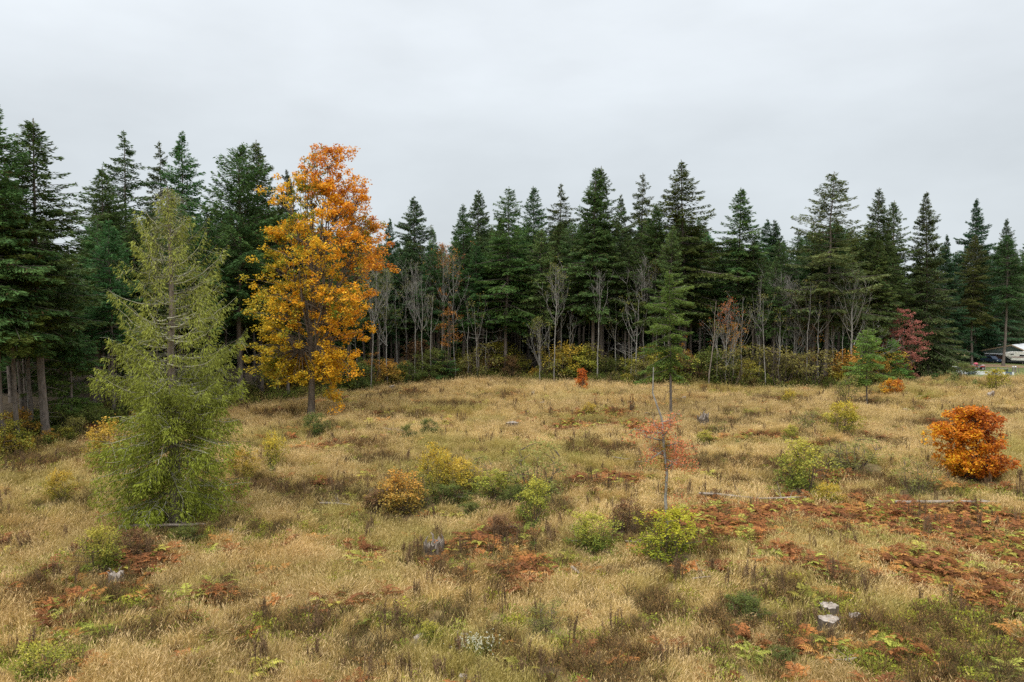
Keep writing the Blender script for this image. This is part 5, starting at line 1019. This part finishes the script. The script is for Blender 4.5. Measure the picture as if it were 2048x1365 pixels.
def quad():
    P = at(1957, 741); o = thing('quad_bike', 'small red and grey quad bike with a pink bundle on top on the lawn', 'quad bike', P, math.radians(-15))
    for x in (-0.62, 0.62):
        for y in (-0.45, 0.45): wheel(o, x, y, 0.34, 0.28)
    b = MB(); b.prism([(-0.85, 0.45), (0.75, 0.42), (0.85, 0.62), (0.45, 0.92), (0.15, 0.82), (-0.75, 0.84)], -0.20, 0.20); obj('body', b, M['steel'], o)
    for x in (-0.62, 0.62):
        f = MB(); f.prism([(x - 0.48, 0.62), (x - 0.30, 0.80), (x + 0.30, 0.80), (x + 0.48, 0.62), (x + 0.45, 0.58), (x + 0.27, 0.75), (x - 0.27, 0.75), (x - 0.45, 0.58)], -0.62, 0.62); obj('fender', f, M['red'], o)
    s = MB(); s.prism([(-0.70, 0.845), (0.12, 0.83), (0.05, 0.96), (-0.65, 0.98)], -0.17, 0.17); obj('seat', s, M['dark'], o)
    h = MB(); h.tube([(0.30, 0, 0.85), (0.22, 0, 1.08)], [0.03, 0.03], 6); h.tube([(0.14, -0.42, 1.10), (0.22, -0.2, 1.08), (0.22, 0.2, 1.08), (0.14, 0.42, 1.10)], [0.02] * 4, 6, caps=True); obj('handlebar', h, M['dark'], o)
    for x in (-0.75, 0.72):
        r = MB()
        for y in (-0.3, -0.1, 0.1, 0.3): r.tube([(x - 0.25, y, 0.93), (x + 0.25, y, 0.93)], [0.014, 0.014], 5)
        r.tube([(x - 0.25, -0.34, 0.93), (x - 0.25, 0.34, 0.93)], [0.016] * 2, 5); r.tube([(x + 0.25, -0.34, 0.93), (x + 0.25, 0.34, 0.93)], [0.016] * 2, 5); r.tube([(x, -0.1, 0.93), (x, -0.1, 0.78)], [0.014] * 2, 5); obj('rack', r, M['white'], o)
    bp = MB(); bp.tube([(0.9, -0.3, 0.40), (1.02, -0.3, 0.62), (1.02, 0.3, 0.62), (0.9, 0.3, 0.40)], [0.022] * 4, 6); bp.tube([(0.7, -0.25, 0.45), (1.02, -0.25, 0.5)], [0.02] * 2, 5); obj('bumper', bp, M['white'], o)
    me = MB(); rng = np.random.default_rng(4); a = np.linspace(0, 6.283, 13)[:-1]; zz = np.array([0.0, 0.08, 0.22, 0.34, 0.40]); rr = np.array([0.20, 0.30, 0.32, 0.22, 0.05])
    V = np.array([[(-0.5 + r_ * math.cos(b_) * rng.uniform(0.85, 1.15) * 1.2, r_ * math.sin(b_) * rng.uniform(0.85, 1.15), z_) for b_ in a] for r_, z_ in zip(rr, zz)]).reshape(-1, 3); n = 12; i = np.arange(4)[:, None] * n; j = np.arange(n)[None]; k = (j + 1) % n
    me.add(V, np.stack([i + j, i + k, i + n + k, i + n + j], -1).reshape(-1, 4)); bo = tag(obj('cloth_bundle', me.mesh('cloth_bundle', True), M['pink']), 'pink cloth bundle lying on the seat of the quad bike', 'bundle'); bo.location = P + Vector((0, 0, 0.99)); bo.rotation_euler = (0, 0, math.radians(-15))
quad()
for k, (x0, x1, py, hh, mat, lab) in enumerate([(1916, 1924, 748, 0.50, 'white', 'short white barrier block at the left end of the low row'), (1924, 1935, 750, 0.50, 'white', 'second white barrier block from the left of the low row'), (1935, 1950.5, 750, 0.46, 'bluegrey', 'blue grey barrier block between white ones left in the row'), (1951, 1960, 750, 0.58, 'white', 'taller white barrier block below the quad bike'), (1960, 1983, 750.5, 0.48, 'white', 'long white barrier block in the middle of the low row'), (1983.5, 1995, 750.5, 0.46, 'bluegrey', 'blue grey barrier block under the table'), (1995.5, 2011, 751, 0.52, 'white', 'white barrier block right of the table legs'), (2011.5, 2024, 751, 0.48, 'bluegrey', 'blue grey barrier block near the right end of the row'), (2024, 2028.5, 751, 0.48, 'white', 'short white barrier block at the right end of the row')]):
    A, B = at(x0, py), at(x1, py); L = (B - A).length; o = thing('barrier_block', lab, 'barrier', A, math.atan2(B.y - A.y, B.x - A.x), 'low barrier row at the end of the clearing'); b = MB(); b.prism([(0.02, -0.1), (L - 0.02, -0.1), (L - 0.02, hh), (0.02, hh)], 0.0, 0.26); obj('block', b, M[mat], o); bx('cap', mat, o, 0.0, L, -0.03, 0.29, hh + 0.002, hh + 0.05)
def table():
    P = at(2000, 746); o = thing('plank_table', 'long weathered plank table behind the white barriers', 'table', P, math.radians(-4))
    for i in range(4): bx('plank', 'wood', o, -1.6, 1.6, -0.36 + i * 0.185, -0.19 + i * 0.185, 0.66, 0.71)
    for x in (-1.0, 1.0):
        for y in (-0.28, 0.28): bx('leg', 'dark', o, x - 0.05, x + 0.05, y - 0.04, y + 0.04, -0.1, 0.658)
        bx('crossbar', 'dark', o, x - 0.04, x + 0.04, -0.24, 0.24, 0.3, 0.37)
table()
def gate_posts():
    for px, lab in [(2026, 'left one of two thick grey posts with pale caps beyond the barriers'), (2031, 'right one of two thick grey posts with pale caps beyond the barriers')]:
        P = at(px, 747); o = thing('post', lab, 'post', P, 0, 'grey posts by the barriers'); bx('shaft', 'wood', o, -0.11, 0.11, -0.11, 0.11, -0.2, 1.05); c = MB(); c.prism([(-0.15, 1.052), (0.15, 1.052), (0.0, 1.22)], -0.14, 0.14); obj('post_cap', c, M['white'], o)
gate_posts()
def fence():
    A, B = at(1905, 745), at(2060, 746); n = 8; o = thing('wire_fence', 'thin wire fence with wooden posts along the lawn', 'fence', A); d = B - A
    for i in range(n):
        q = d * (i / (n - 1)); z = float(tz(A.x + q.x, A.y + q.y)) - A.z; bx('fence_post', 'wood', o, q.x - 0.05, q.x + 0.05, q.y - 0.05, q.y + 0.05, z - 0.2, z + 1.05)
    for h in (0.45, 0.95):
        m = MB(); m.tube([(d.x * t, d.y * t, float(tz(A.x + d.x * t, A.y + d.y * t)) - A.z + h) for t in np.linspace(0, 1, 20)], [0.012] * 20, 4); obj('wire', m, M['fascia'], o)
fence()
def boat_tarp():
    P = at(1909, 744); o = thing('utility_cart', 'small white and dark cart at the lawn edge by the tall slim fir', 'cart', P, 0.3); b = MB(); b.prism([(-0.9, 0.45), (0.7, 0.40), (1.0, 0.85), (-0.9, 0.95)], -0.45, 0.45); obj('tub', b, M['bluegrey'], o); bx('lid', 'white', o, -0.85, 0.1, -0.47, 0.47, 0.955, 1.02)
    for y in (-0.5, 0.5): wheel(o, -0.1, y, 0.28, 0.12)
    h = MB(); h.tube([(0.9, 0, 0.8), (1.4, 0, 0.35), (1.5, 0, 0.0)], [0.025] * 3, 6); obj('handle', h, M['steel'], o)
boat_tarp()
def lamp():
    P = at(1994, 722); H = height_at(1994, 690, P); o = thing('yard_lamp', 'yard lamp with a white head on a thin dark pole left of the house', 'lamp', P); m = MB(); m.tube([(0, 0, -0.2), (0, 0, H - 0.1), (0.1, -0.3, H)], [0.05, 0.04, 0.03], 6); obj('pole', m, M['dark'], o); s = MB(); s.prism([(-0.25, H - 0.02), (0.35, H + 0.03), (0.38, H + 0.12), (-0.15, H + 0.16)], -0.62, -0.28); obj('lamp_head', s, M['white'], o)
lamp()
